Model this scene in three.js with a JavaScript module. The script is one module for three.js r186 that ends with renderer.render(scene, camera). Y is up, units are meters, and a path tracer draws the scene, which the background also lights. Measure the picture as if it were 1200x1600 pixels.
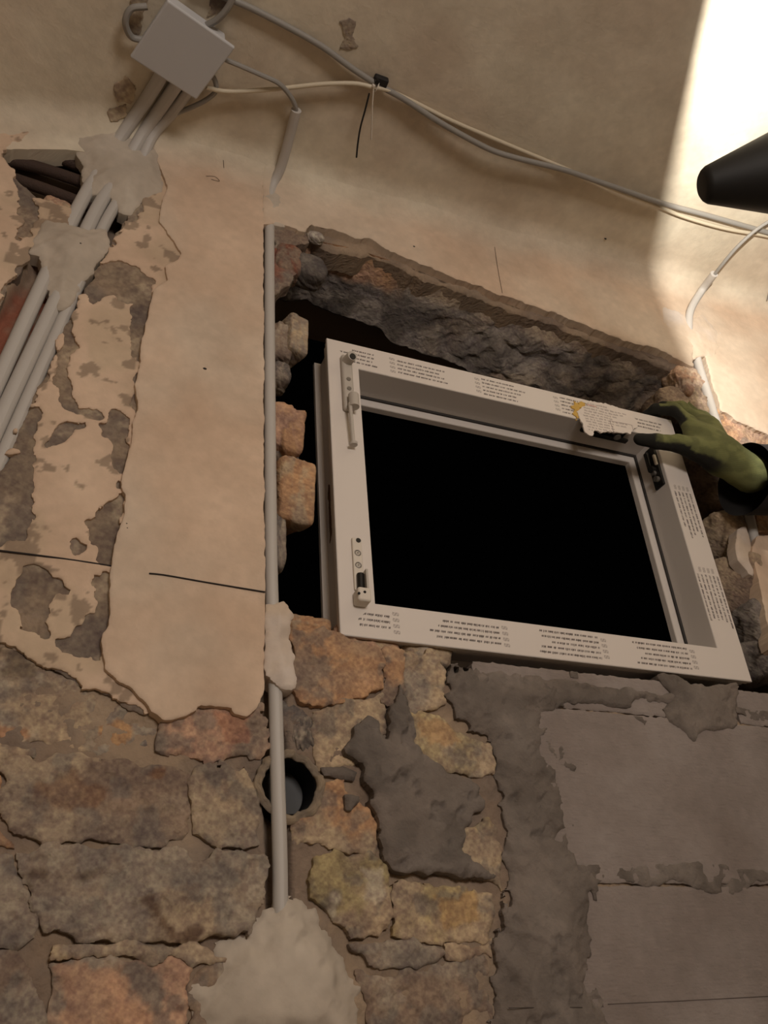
import * as THREE from 'three';
import { RoundedBoxGeometry } from 'three/addons/geometries/RoundedBoxGeometry.js';
import { MarchingCubes } from 'three/addons/objects/MarchingCubes.js';
import { mergeGeometries } from 'three/addons/utils/BufferGeometryUtils.js';
import { RectAreaLightUniformsLib } from 'three/addons/lights/RectAreaLightUniformsLib.js';

// ---------------------------------------------------------------- camera, light, exposure
const OY = 2.185;                                   // height of the window's middle above the floor
const scene = new THREE.Scene();
scene.background = new THREE.Color(0x010101);       // night beyond the opening
const camera = new THREE.PerspectiveCamera(59.49, 0.75, 0.05, 30);
const CX = new THREE.Vector3(0.92092, -0.06848, 0.3837), CY = new THREE.Vector3(-0.15599, 0.83741, 0.52384), CZ = new THREE.Vector3(-0.35719, -0.54226, 0.7605);
const CP = new THREE.Vector3(-0.84938, -0.88505, 1.14626);
camera.position.set(CP.x, CP.y + OY, CP.z);
camera.quaternion.setFromRotationMatrix(new THREE.Matrix4().makeBasis(CX, CY, CZ));
scene.add(camera);
const renderer = new THREE.WebGLRenderer({ antialias: true });
renderer.toneMapping = THREE.LinearToneMapping;
renderer.toneMappingExposure = 1.0;
renderer.shadowMap.enabled = true;
RectAreaLightUniformsLib.init();
const LAMP_POWER = 2.4, FILL_POWER = 26;
const LAMP_COLOR = [1.0, 0.94, 0.84], FILL_COLOR = [1.0, 0.89, 0.80];
const LAMP_AT = new THREE.Vector3(0.180, 0.322, 0.578), LAMP_AXIS = new THREE.Vector3(0.882, 0.085, 0.464).normalize();

// ---------------------------------------------------------------- noise and colour
function rng(seed) { let a = seed >>> 0; return () => { a = (a + 0x6D2B79F5) | 0; let t = Math.imul(a ^ (a >>> 15), 1 | a); t = (t + Math.imul(t ^ (t >>> 7), 61 | t)) ^ t; return ((t ^ (t >>> 14)) >>> 0) / 4294967296; }; }
function hash(i, j, s) { let h = Math.imul(i, 374761393) ^ Math.imul(j, 668265263) ^ Math.imul(s, 974634773); h = Math.imul(h ^ (h >>> 13), 1274126177); return ((h ^ (h >>> 16)) >>> 0) / 4294967296; }
function vn(x, y, s, per = 0) {                     // value noise in -1..1
  const xi = Math.floor(x), yi = Math.floor(y), fx = x - xi, fy = y - yi;
  const m = (k) => per ? ((k % per) + per) % per : k;
  const u = fx * fx * fx * (fx * (fx * 6 - 15) + 10), v = fy * fy * fy * (fy * (fy * 6 - 15) + 10);
  const a = hash(m(xi), m(yi), s), b = hash(m(xi + 1), m(yi), s), c = hash(m(xi), m(yi + 1), s), d = hash(m(xi + 1), m(yi + 1), s);
  return 2 * (a + (b - a) * u + (c - a) * v + (a - b - c + d) * u * v) - 1;
}
function fbm(x, y, o, s, per = 0) { let r = 0, a = 0.5, f = 1; for (let k = 0; k < o; k++) { r += a * vn(x * f + k * 7.31 * (per ? 0 : 1), y * f - k * 3.7 * (per ? 0 : 1), s + k, per * f); a *= 0.5; f *= 2; } return r; }
const clamp = (x, a, b) => Math.min(b, Math.max(a, x));
const sstep = (a, b, x) => { const t = clamp((x - a) / (b - a), 0, 1); return t * t * (3 - 2 * t); };
const C = (hex) => { const c = new THREE.Color(hex); return [c.r, c.g, c.b]; };
const mixc = (a, b, t) => [a[0] + (b[0] - a[0]) * t, a[1] + (b[1] - a[1]) * t, a[2] + (b[2] - a[2]) * t];

function dataTex(n, fn, srgb) {
  const d = new Uint8Array(n * n * 4);
  for (let j = 0; j < n; j++) for (let i = 0; i < n; i++) { const c = fn(i / n, j / n), k = (j * n + i) * 4; for (let q = 0; q < 3; q++) d[k + q] = clamp(Math.round(255 * (c.length ? c[q] : c)), 0, 255); d[k + 3] = 255; }
  const t = new THREE.DataTexture(d, n, n);
  t.wrapS = t.wrapT = THREE.RepeatWrapping; t.magFilter = THREE.LinearFilter; t.minFilter = THREE.LinearMipmapLinearFilter; t.generateMipmaps = true;
  if (srgb) t.colorSpace = THREE.SRGBColorSpace;
  t.needsUpdate = true; return t;
}
const rep = (t, m) => { const c = t.clone(); c.repeat.set(1 / m, 1 / m); c.needsUpdate = true; return c; };
const TX = {
  blotch: dataTex(512, (x, y) => { const a = fbm(x * 6, y * 6, 5, 11, 6), b = fbm(x * 40, y * 40, 3, 31, 40); const v = 0.93 + 0.07 * a + 0.04 * b; return [v, v - 0.008 + 0.012 * a, v - 0.018 + 0.02 * a]; }, true),
  grit: dataTex(512, (x, y) => 0.5 + 0.3 * fbm(x * 50, y * 50, 3, 5, 50) + 0.35 * fbm(x * 16, y * 16, 3, 9, 16)),
  crag: dataTex(512, (x, y) => { const a = 1 - Math.abs(fbm(x * 10, y * 10, 5, 21, 10)) * 2; return 0.55 * a + 0.3 * (0.5 + fbm(x * 60, y * 60, 3, 41, 60)); }),
  stone: dataTex(512, (x, y) => { const a = fbm(x * 9, y * 9, 6, 51, 9), b = fbm(x * 70, y * 70, 3, 61, 70), v = 0.87 + 0.16 * a + 0.16 * b; return [v, v + 0.03 * b, v - 0.03 * a]; }, true),
  aac: dataTex(512, (x, y) => 0.5 + 0.35 * fbm(x * 22, y * 90, 3, 71, 0) + 0.25 * fbm(x * 90, y * 90, 2, 75, 90)),
  knit: dataTex(256, (x, y) => 0.5 + 0.25 * Math.sin(x * 2 * Math.PI * 24) * Math.sin(y * 2 * Math.PI * 24 + Math.sin(x * 2 * Math.PI * 24)) + 0.2 * fbm(x * 20, y * 20, 2, 81, 20)),
};
function mat(color, o = {}) { return new THREE.MeshStandardMaterial(Object.assign({ color: new THREE.Color(color), roughness: 0.9 }, o)); }
const surf = (map, ms, bump, bs, scale, extra) => mat('#ffffff', Object.assign({ vertexColors: true, map: rep(map, ms), bumpMap: rep(bump, bs), bumpScale: scale, roughness: 0.93 }, extra));
const M = {
  plaster: surf(TX.blotch, 0.6, TX.grit, 0.25, 0.0006),
  render: surf(TX.stone, 0.45, TX.grit, 0.2, 0.0016),
  stone: surf(TX.stone, 0.33, TX.crag, 0.28, 0.0022),
  mortar: surf(TX.blotch, 0.37, TX.grit, 0.22, 0.0022),
  aac: surf(TX.blotch, 0.5, TX.aac, 0.3, 0.0012),
  pvc: mat('#cfc8c2', { roughness: 0.42 }), gasket: mat('#26211e', { roughness: 0.7 }),
  conduit: mat('#b9b4ae', { roughness: 0.55 }), cable: mat('#8d8983', { roughness: 0.55 }), cableWhite: mat('#cbbfa8', { roughness: 0.55 }),
  box: mat('#bdbdbe', { roughness: 0.5 }), black: mat('#0a0908', { roughness: 0.6 }), blackGloss: mat('#0b0a0a', { roughness: 0.5 }),
  rust: mat('#3f2f27', { roughness: 0.85, bumpMap: rep(TX.grit, 0.1), bumpScale: 0.001 }),
  metal: mat('#8f8a84', { roughness: 0.4, metalness: 0.75 }), darkMetal: mat('#2b2927', { roughness: 0.45, metalness: 0.6 }),
  plasticGrey: mat('#b7afa5', { roughness: 0.5 }), dark: mat('#1a1715', { roughness: 0.8 }), line: mat('#2a2320'), white: mat('#d6cdc0', { roughness: 0.8 }),
};

// ---------------------------------------------------------------- the wall and vault as one unrolled sheet (u along the wall, v up the wall and on along the ceiling, h out of the surface)
const RC = 0.08, LC = RC * Math.PI / 2;
const flatC = (x) => 0.757 + 0.05 * (x + 0.518) - 0.02;
function yc(x) { const a = 0.672; if (x < -0.955) return a + 0.45 * (x + 0.955) * sstep(0, 0.03, -0.955 - x); return a + (flatC(x) - a) * (1 - Math.exp(-(x + 0.955) / 0.065)); }
function sheet(u, v, h) {
  const c = yc(u), q = v - c;
  if (q < -LC / 2) return new THREE.Vector3(u, c - RC + q + LC / 2 + OY, h);
  if (q > LC / 2) return new THREE.Vector3(u, c - h + OY, RC + q - LC / 2);
  const t = (q + LC / 2) / RC; return new THREE.Vector3(u, c - RC + (RC - h) * Math.sin(t) + OY, RC - (RC - h) * Math.cos(t));
}
function dist(x, y, z) { const c = yc(x); if (z > RC) return Math.min(c - y, z); if (y < c - RC) return z; return RC - Math.hypot(y - (c - RC), z - RC); }
function trace(px, py, h = 0) {                      // where the line of sight through a point of the photograph meets the sheet lifted by h: [u, v]
  const a = (px - 600) / 1400, b = (py - 800) / 1400, d = CX.clone().multiplyScalar(a).addScaledVector(CY, -b).sub(CZ);
  let t = 0.2;
  for (let k = 0; k < 300; k++) { const f = dist(CP.x + d.x * t, CP.y + d.y * t, CP.z + d.z * t) - h; if (f < 2e-5) break; t += f * 0.55; }
  const x = CP.x + d.x * t, y = CP.y + d.y * t, z = CP.z + d.z * t, c = yc(x);
  if (z > RC && c - y < z) return [x, c + LC / 2 + z - RC];
  if (y < c - RC) return [x, c - LC / 2 + y - (c - RC)];
  return [x, c - LC / 2 + RC * Math.atan2(y - (c - RC), RC - z)];
}
const P = (px, py, h = 0) => { const [u, v] = trace(px, py, h); return sheet(u, v, h); };      // the point itself
function onPlane(px, py, z) { const a = (px - 600) / 1400, b = (py - 800) / 1400, d = CX.clone().multiplyScalar(a).addScaledVector(CY, -b).sub(CZ), t = (z - CP.z) / d.z; return new THREE.Vector3(CP.x + d.x * t, CP.y + d.y * t + OY, z); }
const poly = (pts, h = 0) => pts.map(([x, y]) => trace(x, y, h));

// ---------------------------------------------------------------- objects
const used = {};
function numbered(n) { const k = used[n] = (used[n] ?? -1) + 1; return k ? `${n}_${String(k).padStart(3, '0')}` : n; }
function thing(name, label, category, at = [0, 0, 0], group) { const o = new THREE.Group(); o.name = numbered(name); o.position.set(...(at.isVector3 ? at.toArray() : at)); o.userData = { label, category, kind: 'thing' }; if (group) o.userData.group = group; scene.add(o); return o; }
function structure(name) { const o = new THREE.Group(); o.name = name; o.userData = { kind: 'structure' }; scene.add(o); return o; }
function part(parent, name, geo, m, label) {         // geometry in world coordinates, re-based on the thing it belongs to
  const o = new THREE.Mesh(geo, m); o.name = numbered(name); o.castShadow = o.receiveShadow = true;
  const w = new THREE.Vector3(); for (let p = parent; p && p !== scene; p = p.parent) w.add(p.position);
  geo.translate(-w.x, -w.y, -w.z); if (label) o.userData.label = label; parent.add(o); return o;
}
function single(name, label, category, geo, m, group) { geo.computeBoundingBox(); const b = geo.boundingBox, c = new THREE.Vector3((b.min.x + b.max.x) / 2, b.min.y, (b.min.z + b.max.z) / 2); geo.translate(-c.x, -c.y, -c.z); const o = new THREE.Mesh(geo, m); o.position.copy(c); o.name = numbered(name); o.castShadow = o.receiveShadow = true; o.userData = { label, category, kind: 'thing' }; if (group) o.userData.group = group; scene.add(o); return o; }
function meshGeo(pos, uv, col, idx) { const g = new THREE.BufferGeometry(); g.setAttribute('position', new THREE.Float32BufferAttribute(pos, 3)); if (uv) g.setAttribute('uv', new THREE.Float32BufferAttribute(uv, 2)); if (col) g.setAttribute('color', new THREE.Float32BufferAttribute(col, 3)); g.setIndex(idx); g.computeVertexNormals(); return g; }

function signed(pts, x, y) {                         // distance to a polygon's outline, positive inside
  let d = 1e9, inside = false;
  for (let i = 0, n = pts.length, j = n - 1; i < n; j = i++) {
    const [ax, ay] = pts[j], [bx, by] = pts[i], ex = bx - ax, ey = by - ay, wx = x - ax, wy = y - ay, t = clamp((wx * ex + wy * ey) / (ex * ex + ey * ey + 1e-12), 0, 1);
    const qx = wx - ex * t, qy = wy - ey * t; d = Math.min(d, qx * qx + qy * qy);
    if ((ay > y) !== (by > y) && x < ax + (y - ay) / (by - ay) * ex) inside = !inside;
  }
  return inside ? Math.sqrt(d) : -Math.sqrt(d);
}
// a layer on the sheet: outline, holes, height h(u, v, depth-from-edge), rounded edge, ragged outline; its sides run down to h0
function slab({ out, holes = [], h, h0 = -0.02, edge = 0.004, rough = 0.003, rf = 60, cell = 0.004, seed = 1, color, flatSheet = false }) {
  let x0 = 1e9, x1 = -1e9, y0 = 1e9, y1 = -1e9; for (const [x, y] of out) { x0 = Math.min(x0, x); x1 = Math.max(x1, x); y0 = Math.min(y0, y); y1 = Math.max(y1, y); }
  const pad = rough + cell * 2; x0 -= pad; x1 += pad; y0 -= pad; y1 += pad;
  const nx = Math.ceil((x1 - x0) / cell) + 1, ny = Math.ceil((y1 - y0) / cell) + 1;
  const boxes = holes.map((p) => { let a = 1e9, b = -1e9, c = 1e9, d = -1e9; for (const [x, y] of p) { a = Math.min(a, x); b = Math.max(b, x); c = Math.min(c, y); d = Math.max(d, y); } return [a - 0.06, b + 0.06, c - 0.06, d + 0.06]; });
  const sd = (x, y) => { let d = signed(out, x, y); holes.forEach((p, k) => { const b = boxes[k]; if (x > b[0] && x < b[1] && y > b[2] && y < b[3]) d = Math.min(d, -signed(p, x, y)); }); return d + (rough ? rough * (fbm(x * rf, y * rf, 4, seed) * 1.6) : 0); };
  const S = new Float32Array(nx * ny);
  for (let j = 0; j < ny; j++) for (let i = 0; i < nx; i++) S[j * nx + i] = sd(x0 + i * cell, y0 + j * cell);
  const id = new Int32Array(nx * ny).fill(-1), pos = [], uv = [], col = [], idx = [], us = [];
  const put = (i, j) => {
    const k = j * nx + i; if (id[k] >= 0) return id[k];
    let x = x0 + i * cell, y = y0 + j * cell, s = S[k];
    if (s < 0) {
      const gx = (S[j * nx + Math.min(i + 1, nx - 1)] - S[j * nx + Math.max(i - 1, 0)]) / (2 * cell), gy = (S[Math.min(j + 1, ny - 1) * nx + i] - S[Math.max(j - 1, 0) * nx + i]) / (2 * cell), g2 = Math.max(gx * gx + gy * gy, 0.25);
      const f = Math.min(-s / g2, cell * 1.2 / Math.sqrt(g2)); x += gx * f; y += gy * f; s = 0;
    }
    const e = edge > 0 ? Math.min(s / edge, 1) : 1, top = h(x, y, s), z = top - edge * 0.6 * (1 - Math.sqrt(1 - (1 - e) * (1 - e)));
    const p = flatSheet ? new THREE.Vector3(x, y + OY, z) : sheet(x, y, z); pos.push(p.x, p.y, p.z); uv.push(x, y); const c = color(x, y, s); col.push(c[0], c[1], c[2]); us.push([x, y, z]);
    return id[k] = us.length - 1;
  };
  const edges = new Map(), N = 1 << 24;
  for (let j = 0; j < ny - 1; j++) for (let i = 0; i < nx - 1; i++) {
    const k = j * nx + i; if (S[k] <= 0 && S[k + 1] <= 0 && S[k + nx] <= 0 && S[k + nx + 1] <= 0) continue;
    const a = put(i, j), b = put(i + 1, j), c = put(i + 1, j + 1), d = put(i, j + 1); idx.push(a, b, c, a, c, d);
    const on = [[a, b, j > 0 && (S[k - nx] > 0 || S[k - nx + 1] > 0 || S[k] > 0 || S[k + 1] > 0)], [b, c, i < nx - 2 && (S[k + 2] > 0 || S[k + nx + 2] > 0 || S[k + 1] > 0 || S[k + nx + 1] > 0)], [c, d, j < ny - 2 && (S[k + 2 * nx] > 0 || S[k + 2 * nx + 1] > 0 || S[k + nx] > 0 || S[k + nx + 1] > 0)], [d, a, i > 0 && (S[k - 1] > 0 || S[k + nx - 1] > 0 || S[k] > 0 || S[k + nx] > 0)]];
    for (const [p, q, shared] of on) if (!shared) edges.set(p * N + q, [p, q]);
  }
  const g = meshGeo(pos, uv, col, idx), P2 = [], U2 = [], C2 = [], I2 = [];
  for (const [p, q] of edges.values()) {
    const o = P2.length / 3;
    for (const k of [p, q]) { const [x, y] = us[k]; const b = flatSheet ? new THREE.Vector3(x, y + OY, h0) : sheet(x, y, h0); P2.push(pos[k * 3], pos[k * 3 + 1], pos[k * 3 + 2], b.x, b.y, b.z); const dz = us[k][2] - h0; U2.push(x, y, x + dz * 0.7, y + dz * 0.7); for (let m = 0; m < 2; m++) C2.push(col[k * 3], col[k * 3 + 1], col[k * 3 + 2]); }
    I2.push(o, o + 1, o + 2, o + 2, o + 1, o + 3);
  }
  return I2.length ? mergeGeometries([g, meshGeo(P2, U2, C2, I2)]) : g;
}
// round bar along points; r a number or r(t)
function sweep(pts, r, n = 12, seg = 8) {
  const curve = new THREE.CatmullRomCurve3(pts, false, 'centripetal'), m = Math.max(2, (pts.length - 1) * seg), fr = curve.computeFrenetFrames(m, false), pos = [], uv = [], idx = [];
  for (let i = 0; i <= m; i++) { const p = curve.getPointAt(i / m), rr = typeof r === 'function' ? r(i / m) : r; for (let k = 0; k <= n; k++) { const a = k / n * 2 * Math.PI, q = p.clone().addScaledVector(fr.normals[i], Math.cos(a) * rr).addScaledVector(fr.binormals[i], Math.sin(a) * rr); pos.push(q.x, q.y, q.z); uv.push(k / n * rr * 6.28, i / m * curve.getLength()); } }
  for (let i = 0; i < m; i++) for (let k = 0; k < n; k++) { const a = i * (n + 1) + k, b = a + n + 1; idx.push(a, a + 1, b, a + 1, b + 1, b); }
  for (const e of [0, m]) { const p = curve.getPointAt(e / m), o = pos.length / 3; pos.push(p.x, p.y, p.z); uv.push(0, 0); for (let k = 0; k <= n; k++) { const s = (e * (n + 1) + k) * 3; pos.push(pos[s], pos[s + 1], pos[s + 2]); uv.push(0, 0); } for (let k = 0; k < n; k++) e ? idx.push(o, o + 1 + k, o + 2 + k) : idx.push(o, o + 2 + k, o + 1 + k); }
  return meshGeo(pos, uv, null, idx);
}
// a broken lump of stone: a squarish ball with chipped, uneven faces
function lump(c, size, seed, c1, c2, square = 5, turn = [0, 0, 0], rough = 0.14) {
  const g = new THREE.IcosahedronGeometry(1, 15), p = g.attributes.position, v = new THREE.Vector3(), col = [], uv = [], E = new THREE.Euler(...turn);
  for (let i = 0; i < p.count; i++) {
    v.fromBufferAttribute(p, i).normalize(); const x = v.x, y = v.y, z = v.z;
    const k = 1 / Math.pow(Math.pow(Math.abs(x), square) + Math.pow(Math.abs(y), square) + Math.pow(Math.abs(z), square), 1 / square);
    const n1 = fbm(x * 1.7 + z * 1.3 + 9, y * 1.7 - z * 1.1 + 5, 3, seed), n2 = fbm(x * 6 + z * 4, y * 6 - z * 5, 3, seed + 9);
    v.multiplyScalar(k * (1 + rough * n1 + rough * 0.35 * n2)); const cc = mixc(c1, c2, sstep(-0.3, 0.4, n1 + n2 * 0.6)); col.push(...cc);
    v.set(v.x * size[0] / 2, v.y * size[1] / 2, v.z * size[2] / 2).applyEuler(E).add(c); p.setXYZ(i, v.x, v.y, v.z); uv.push(v.x + v.z * 0.6, v.y + v.z * 0.6);
  }
  g.setAttribute('color', new THREE.Float32BufferAttribute(col, 3)); g.setAttribute('uv', new THREE.Float32BufferAttribute(uv, 2));
  const w = g; w.computeVertexNormals(); // icosahedron is unindexed: weld normals by direction
  const nm = w.attributes.normal, acc = new Map(), key = (i) => `${p.getX(i).toFixed(5)},${p.getY(i).toFixed(5)},${p.getZ(i).toFixed(5)}`;
  for (let i = 0; i < p.count; i++) { const k = key(i); if (!acc.has(k)) acc.set(k, new THREE.Vector3()); acc.get(k).add(new THREE.Vector3().fromBufferAttribute(nm, i)); }
  for (let i = 0; i < p.count; i++) { const n = acc.get(key(i)); nm.setXYZ(i, ...n.clone().normalize().toArray()); }
  return w.index ? w.toNonIndexed() : w;
}
const box = (w, h, d, at, r = 0.002) => { const g = new RoundedBoxGeometry(w, h, d, 2, Math.min(r, w / 2.1, h / 2.1, d / 2.1)); g.translate(at.x, at.y, at.z); return g; };
const plain = (x0, x1, y0, y1, z0, z1) => { const g = new THREE.BoxGeometry(x1 - x0, y1 - y0, z1 - z0); g.translate((x0 + x1) / 2, (y0 + y1) / 2, (z0 + z1) / 2); return g; };
const basis = (g, o, x, y, z) => g.applyMatrix4(new THREE.Matrix4().makeBasis(x, y, z).setPosition(o));

// ---------------------------------------------------------------- the room: rough stone wall with the opening, vault, other walls, floor
const ZF = 0.016;                                    // face of the finished plaster in front of the stones
const K = {                                          // colours of the stuff itself
  cream: C('#dcc2aa'), creamPale: C('#dccab6'), ceil: C('#e0d6c2'), old: C('#978471'), oldPale: C('#c7b399'), oldDark: C('#85766a'), filler: C('#bfb4a6'), fillerPale: C('#cdc2b4'), fillerWhite: C('#ddd2ca'),
  bed: C('#a8947e'), bedDark: C('#8d7b6c'), red: C('#94543f'), orange: C('#cb9f78'), tan: C('#c3ab8e'), stone: C('#b8a288'), yellow: C('#c8b184'), olive: C('#b3a077'), pink: C('#cda58a'), brown: C('#9a8472'), greyStone: C('#ac9d8c'),
  deepBrown: C('#4a3d34'), mortar: C('#7f766f'), mortarDark: C('#6c645e'), mortarPale: C('#938880'), aac: C('#8d837e'), aacPale: C('#998f8a'), concrete: C('#9a9088'),
};
const wall = structure('wall_back');
const xL = -2.4, xR = 2.6, zR = 3.4;
// the opening, in metres on the wall
const opening = [[-0.502, -0.29], [-0.44, -0.31], [-0.25, -0.335], [-0.2, -0.365], [0.50, -0.36], [0.56, -0.30], [0.545, 0.0], [0.535, 0.25], [0.545, 0.40], [0.52, 0.47], [0.375, 0.505], [0.205, 0.53], [0.042, 0.545], [-0.114, 0.565], [-0.26, 0.59], [-0.418, 0.585], [-0.5, 0.50], [-0.505, 0.2]];
const chase = poly([[52, 392], [70, 398], [118, 340], [112, 330], [70, 318], [18, 275], [4, 240], [40, 212], [110, 205], [170, 230], [205, 330], [118, 480], [0, 745], [-230, 1240], [-330, 1130], [-60, 560]]);
const chase2 = poly([[408, 340], [436, 340], [438, 930], [446, 1090], [452, 1300], [457, 1420], [421, 1420], [414, 1200], [412, 1080], [410, 930]]);
const hole3 = Array.from({ length: 28 }, (_, k) => { const c = trace(452, 1228); return [c[0] + 0.0385 * Math.cos(k / 28 * 6.283), c[1] + 0.0385 * Math.sin(k / 28 * 6.283)]; });
const bedH = (u, v) => -0.0045 + 0.007 * fbm(u * 22, v * 26, 4, 3) + 0.003 * fbm(u * 90, v * 90, 3, 4) - (0.03 + 0.03 * sstep(0.40, 0.46, v)) * sstep(-0.006, 0.012, signed(chase, u, v)) - 0.026 * sstep(-0.004, 0.006, signed(chase2, u, v));
part(wall, 'mortar_bed', slab({
  out: [[-1.3, -1.0], [1.2, -1.0], [1.2, 0.74], [-0.55, 0.70], [-1.3, 0.66]], holes: [opening, hole3], h: bedH, h0: -0.06, rough: 0.008, rf: 25, edge: 0.012, cell: 0.0042, seed: 2,
  color: (u, v) => { const n = fbm(u * 9, v * 9, 4, 17), c = mixc(K.bedDark, K.bed, sstep(-0.3, 0.25, n)), q = sstep(-0.004, 0.01, signed(chase, u, v)); const r = fbm(u * 18 + 4, v * 18, 3, 19); return mixc(mixc(c, K.mortar, 0.35 * sstep(0.1, 0.4, r)), mixc(mixc(K.brown, K.red, sstep(-0.2, 0.2, r)), K.deepBrown, sstep(0.36, 0.46, v)), 0.9 * q); },  // chase bed turns a deeper brown towards its top
}), M.mortar);
// body of the wall around the opening
const core = [plain(xL, -0.515, 0, 3.3, -0.30, -0.055), plain(0.56, xR, 0, 3.3, -0.30, -0.055), plain(-0.515, 0.56, 0, OY - 0.37, -0.30, -0.055), plain(-0.515, 0.56, OY + 0.60, 3.3, -0.30, -0.055),
  plain(xL, -1.28, 0, OY + 0.72, -0.056, -0.012), plain(1.18, xR, 0, OY + 0.72, -0.056, -0.012), plain(-1.29, 1.19, 0, OY - 0.98, -0.056, -0.012)];
part(wall, 'wall_core', mergeGeometries(core), mat('#7a6a5c', { roughness: 1 }));

// stones laid bare below the plaster: outline in the photograph, two colours, how far it stands out, seed
const stones = [
  [[[0, 1005], [60, 1035], [130, 1075], [190, 1105], [240, 1128], [243, 1166], [150, 1172], [60, 1160], [-30, 1150]], 'greyStone', 'tan', 0.002],
  [[[248, 1122], [320, 1105], [408, 1105], [415, 1150], [405, 1185], [310, 1182], [248, 1172]], 'brown', 'pink', 0.003],
  [[[-30, 1172], [50, 1170], [48, 1182], [-30, 1182]], 'greyStone', 'tan', 0.003],
  [[[4, 1190], [60, 1184], [150, 1190], [280, 1196], [296, 1215], [291, 1285], [284, 1312], [200, 1318], [100, 1314], [22, 1310], [4, 1285]], 'stone', 'brown', 0.006],
  [[[302, 1204], [345, 1195], [382, 1200], [392, 1240], [404, 1290], [402, 1318], [345, 1316], [302, 1310], [297, 1285]], 'stone', 'greyStone', 0.005],
  [[[-60, 1190], [-4, 1195], [-2, 1290], [14, 1318], [-60, 1322]], 'orange', 'tan', 0.002],
  [[[22, 1330], [90, 1324], [200, 1332], [300, 1340], [408, 1334], [414, 1395], [400, 1440], [385, 1462], [310, 1470], [200, 1462], [90, 1464], [58, 1425], [40, 1385]], 'stone', 'greyStone', 0.006],
  [[[-60, 1340], [16, 1338], [34, 1395], [54, 1440], [62, 1470], [20, 1476], [-60, 1470]], 'greyStone', 'brown', 0.001],
  [[[78, 1472], [200, 1470], [318, 1484], [345, 1500], [320, 1508], [200, 1492], [84, 1496]], 'greyStone', 'tan', 0.007],
  [[[80, 1504], [185, 1497], [284, 1503], [292, 1530], [288, 1570], [280, 1660], [92, 1660], [76, 1560]], 'pink', 'greyStone', 0.004],
  [[[-60, 1482], [22, 1484], [60, 1545], [82, 1660], [-60, 1660]], 'brown', 'greyStone', 0.0],
  [[[296, 1540], [310, 1516], [345, 1510], [345, 1660], [288, 1660]], 'brown', 'greyStone', 0.001],
  [[[458, 990], [500, 986], [545, 1002], [592, 1020], [594, 1078], [540, 1092], [500, 1104], [470, 1098], [456, 1070]], 'orange', 'pink', 0.006],
  [[[598, 1018], [628, 1020], [630, 1080], [614, 1100], [598, 1095]], 'orange', 'brown', 0.002],
  [[[630, 1020], [672, 1022], [696, 1050], [694, 1100], [645, 1112], [630, 1080]], 'tan', 'greyStone', 0.004],
  [[[492, 1112], [545, 1094], [595, 1086], [598, 1160], [560, 1192], [500, 1198], [494, 1150]], 'tan', 'stone', 0.003],
  [[[638, 1115], [685, 1122], [722, 1148], [770, 1165], [768, 1205], [725, 1216], [672, 1200], [650, 1165]], 'tan', 'yellow', 0.005],
  [[[504, 1220], [535, 1222], [556, 1252], [586, 1288], [582, 1330], [525, 1326], [462, 1312], [458, 1280], [490, 1265]], 'tan', 'orange', 0.004],
  [[[492, 1340], [575, 1336], [600, 1352], [606, 1400], [608, 1455], [548, 1464], [515, 1420], [485, 1400]], 'olive', 'tan', 0.004],
  [[[612, 1380], [690, 1386], [766, 1396], [768, 1440], [760, 1464], [690, 1470], [614, 1462]], 'tan', 'yellow', 0.005],
  [[[722, 1300], [762, 1278], [776, 1310], [784, 1350], [780, 1384], [745, 1372], [722, 1345]], 'tan', 'yellow', 0.006],
  [[[548, 1478], [620, 1472], [690, 1482], [692, 1496], [650, 1514], [590, 1512]], 'greyStone', 'mortar', 0.008],
  [[[566, 1520], [650, 1520], [700, 1500], [762, 1502], [768, 1660], [590, 1660]], 'brown', 'greyStone', 0.001],
  [[[700, 1478], [762, 1474], [764, 1494], [704, 1494]], 'brown', 'tan', 0.002],
  [[[440, 1095], [470, 1104], [486, 1130], [480, 1160], [448, 1160]], 'brown', 'mortar', -0.002],
  [[[1178, 800], [1250, 790], [1250, 836], [1182, 836]], 'orange', 'tan', 0.004],
  [[[1110, 640], [1130, 640], [1180, 676], [1260, 700], [1260, 760], [1110, 720]], 'pink', 'orange', 0.008],
  [[[428, 352], [470, 356], [478, 380], [440, 396], [428, 385]], 'greyStone', 'brown', 0.004],
  [[[426, 392], [452, 394], [464, 420], [455, 445], [427, 456]], 'brown', 'red', 0.0],
];
const grow = (o) => { const cx = o.reduce((s, q) => s + q[0], 0) / o.length, cy = o.reduce((s, q) => s + q[1], 0) / o.length; return o.map(([x, y]) => { const d = Math.hypot(x - cx, y - cy) || 1, e = 3.2; return [x + (x - cx) / d * e, y + (y - cy) / d * e]; }); };
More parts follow.
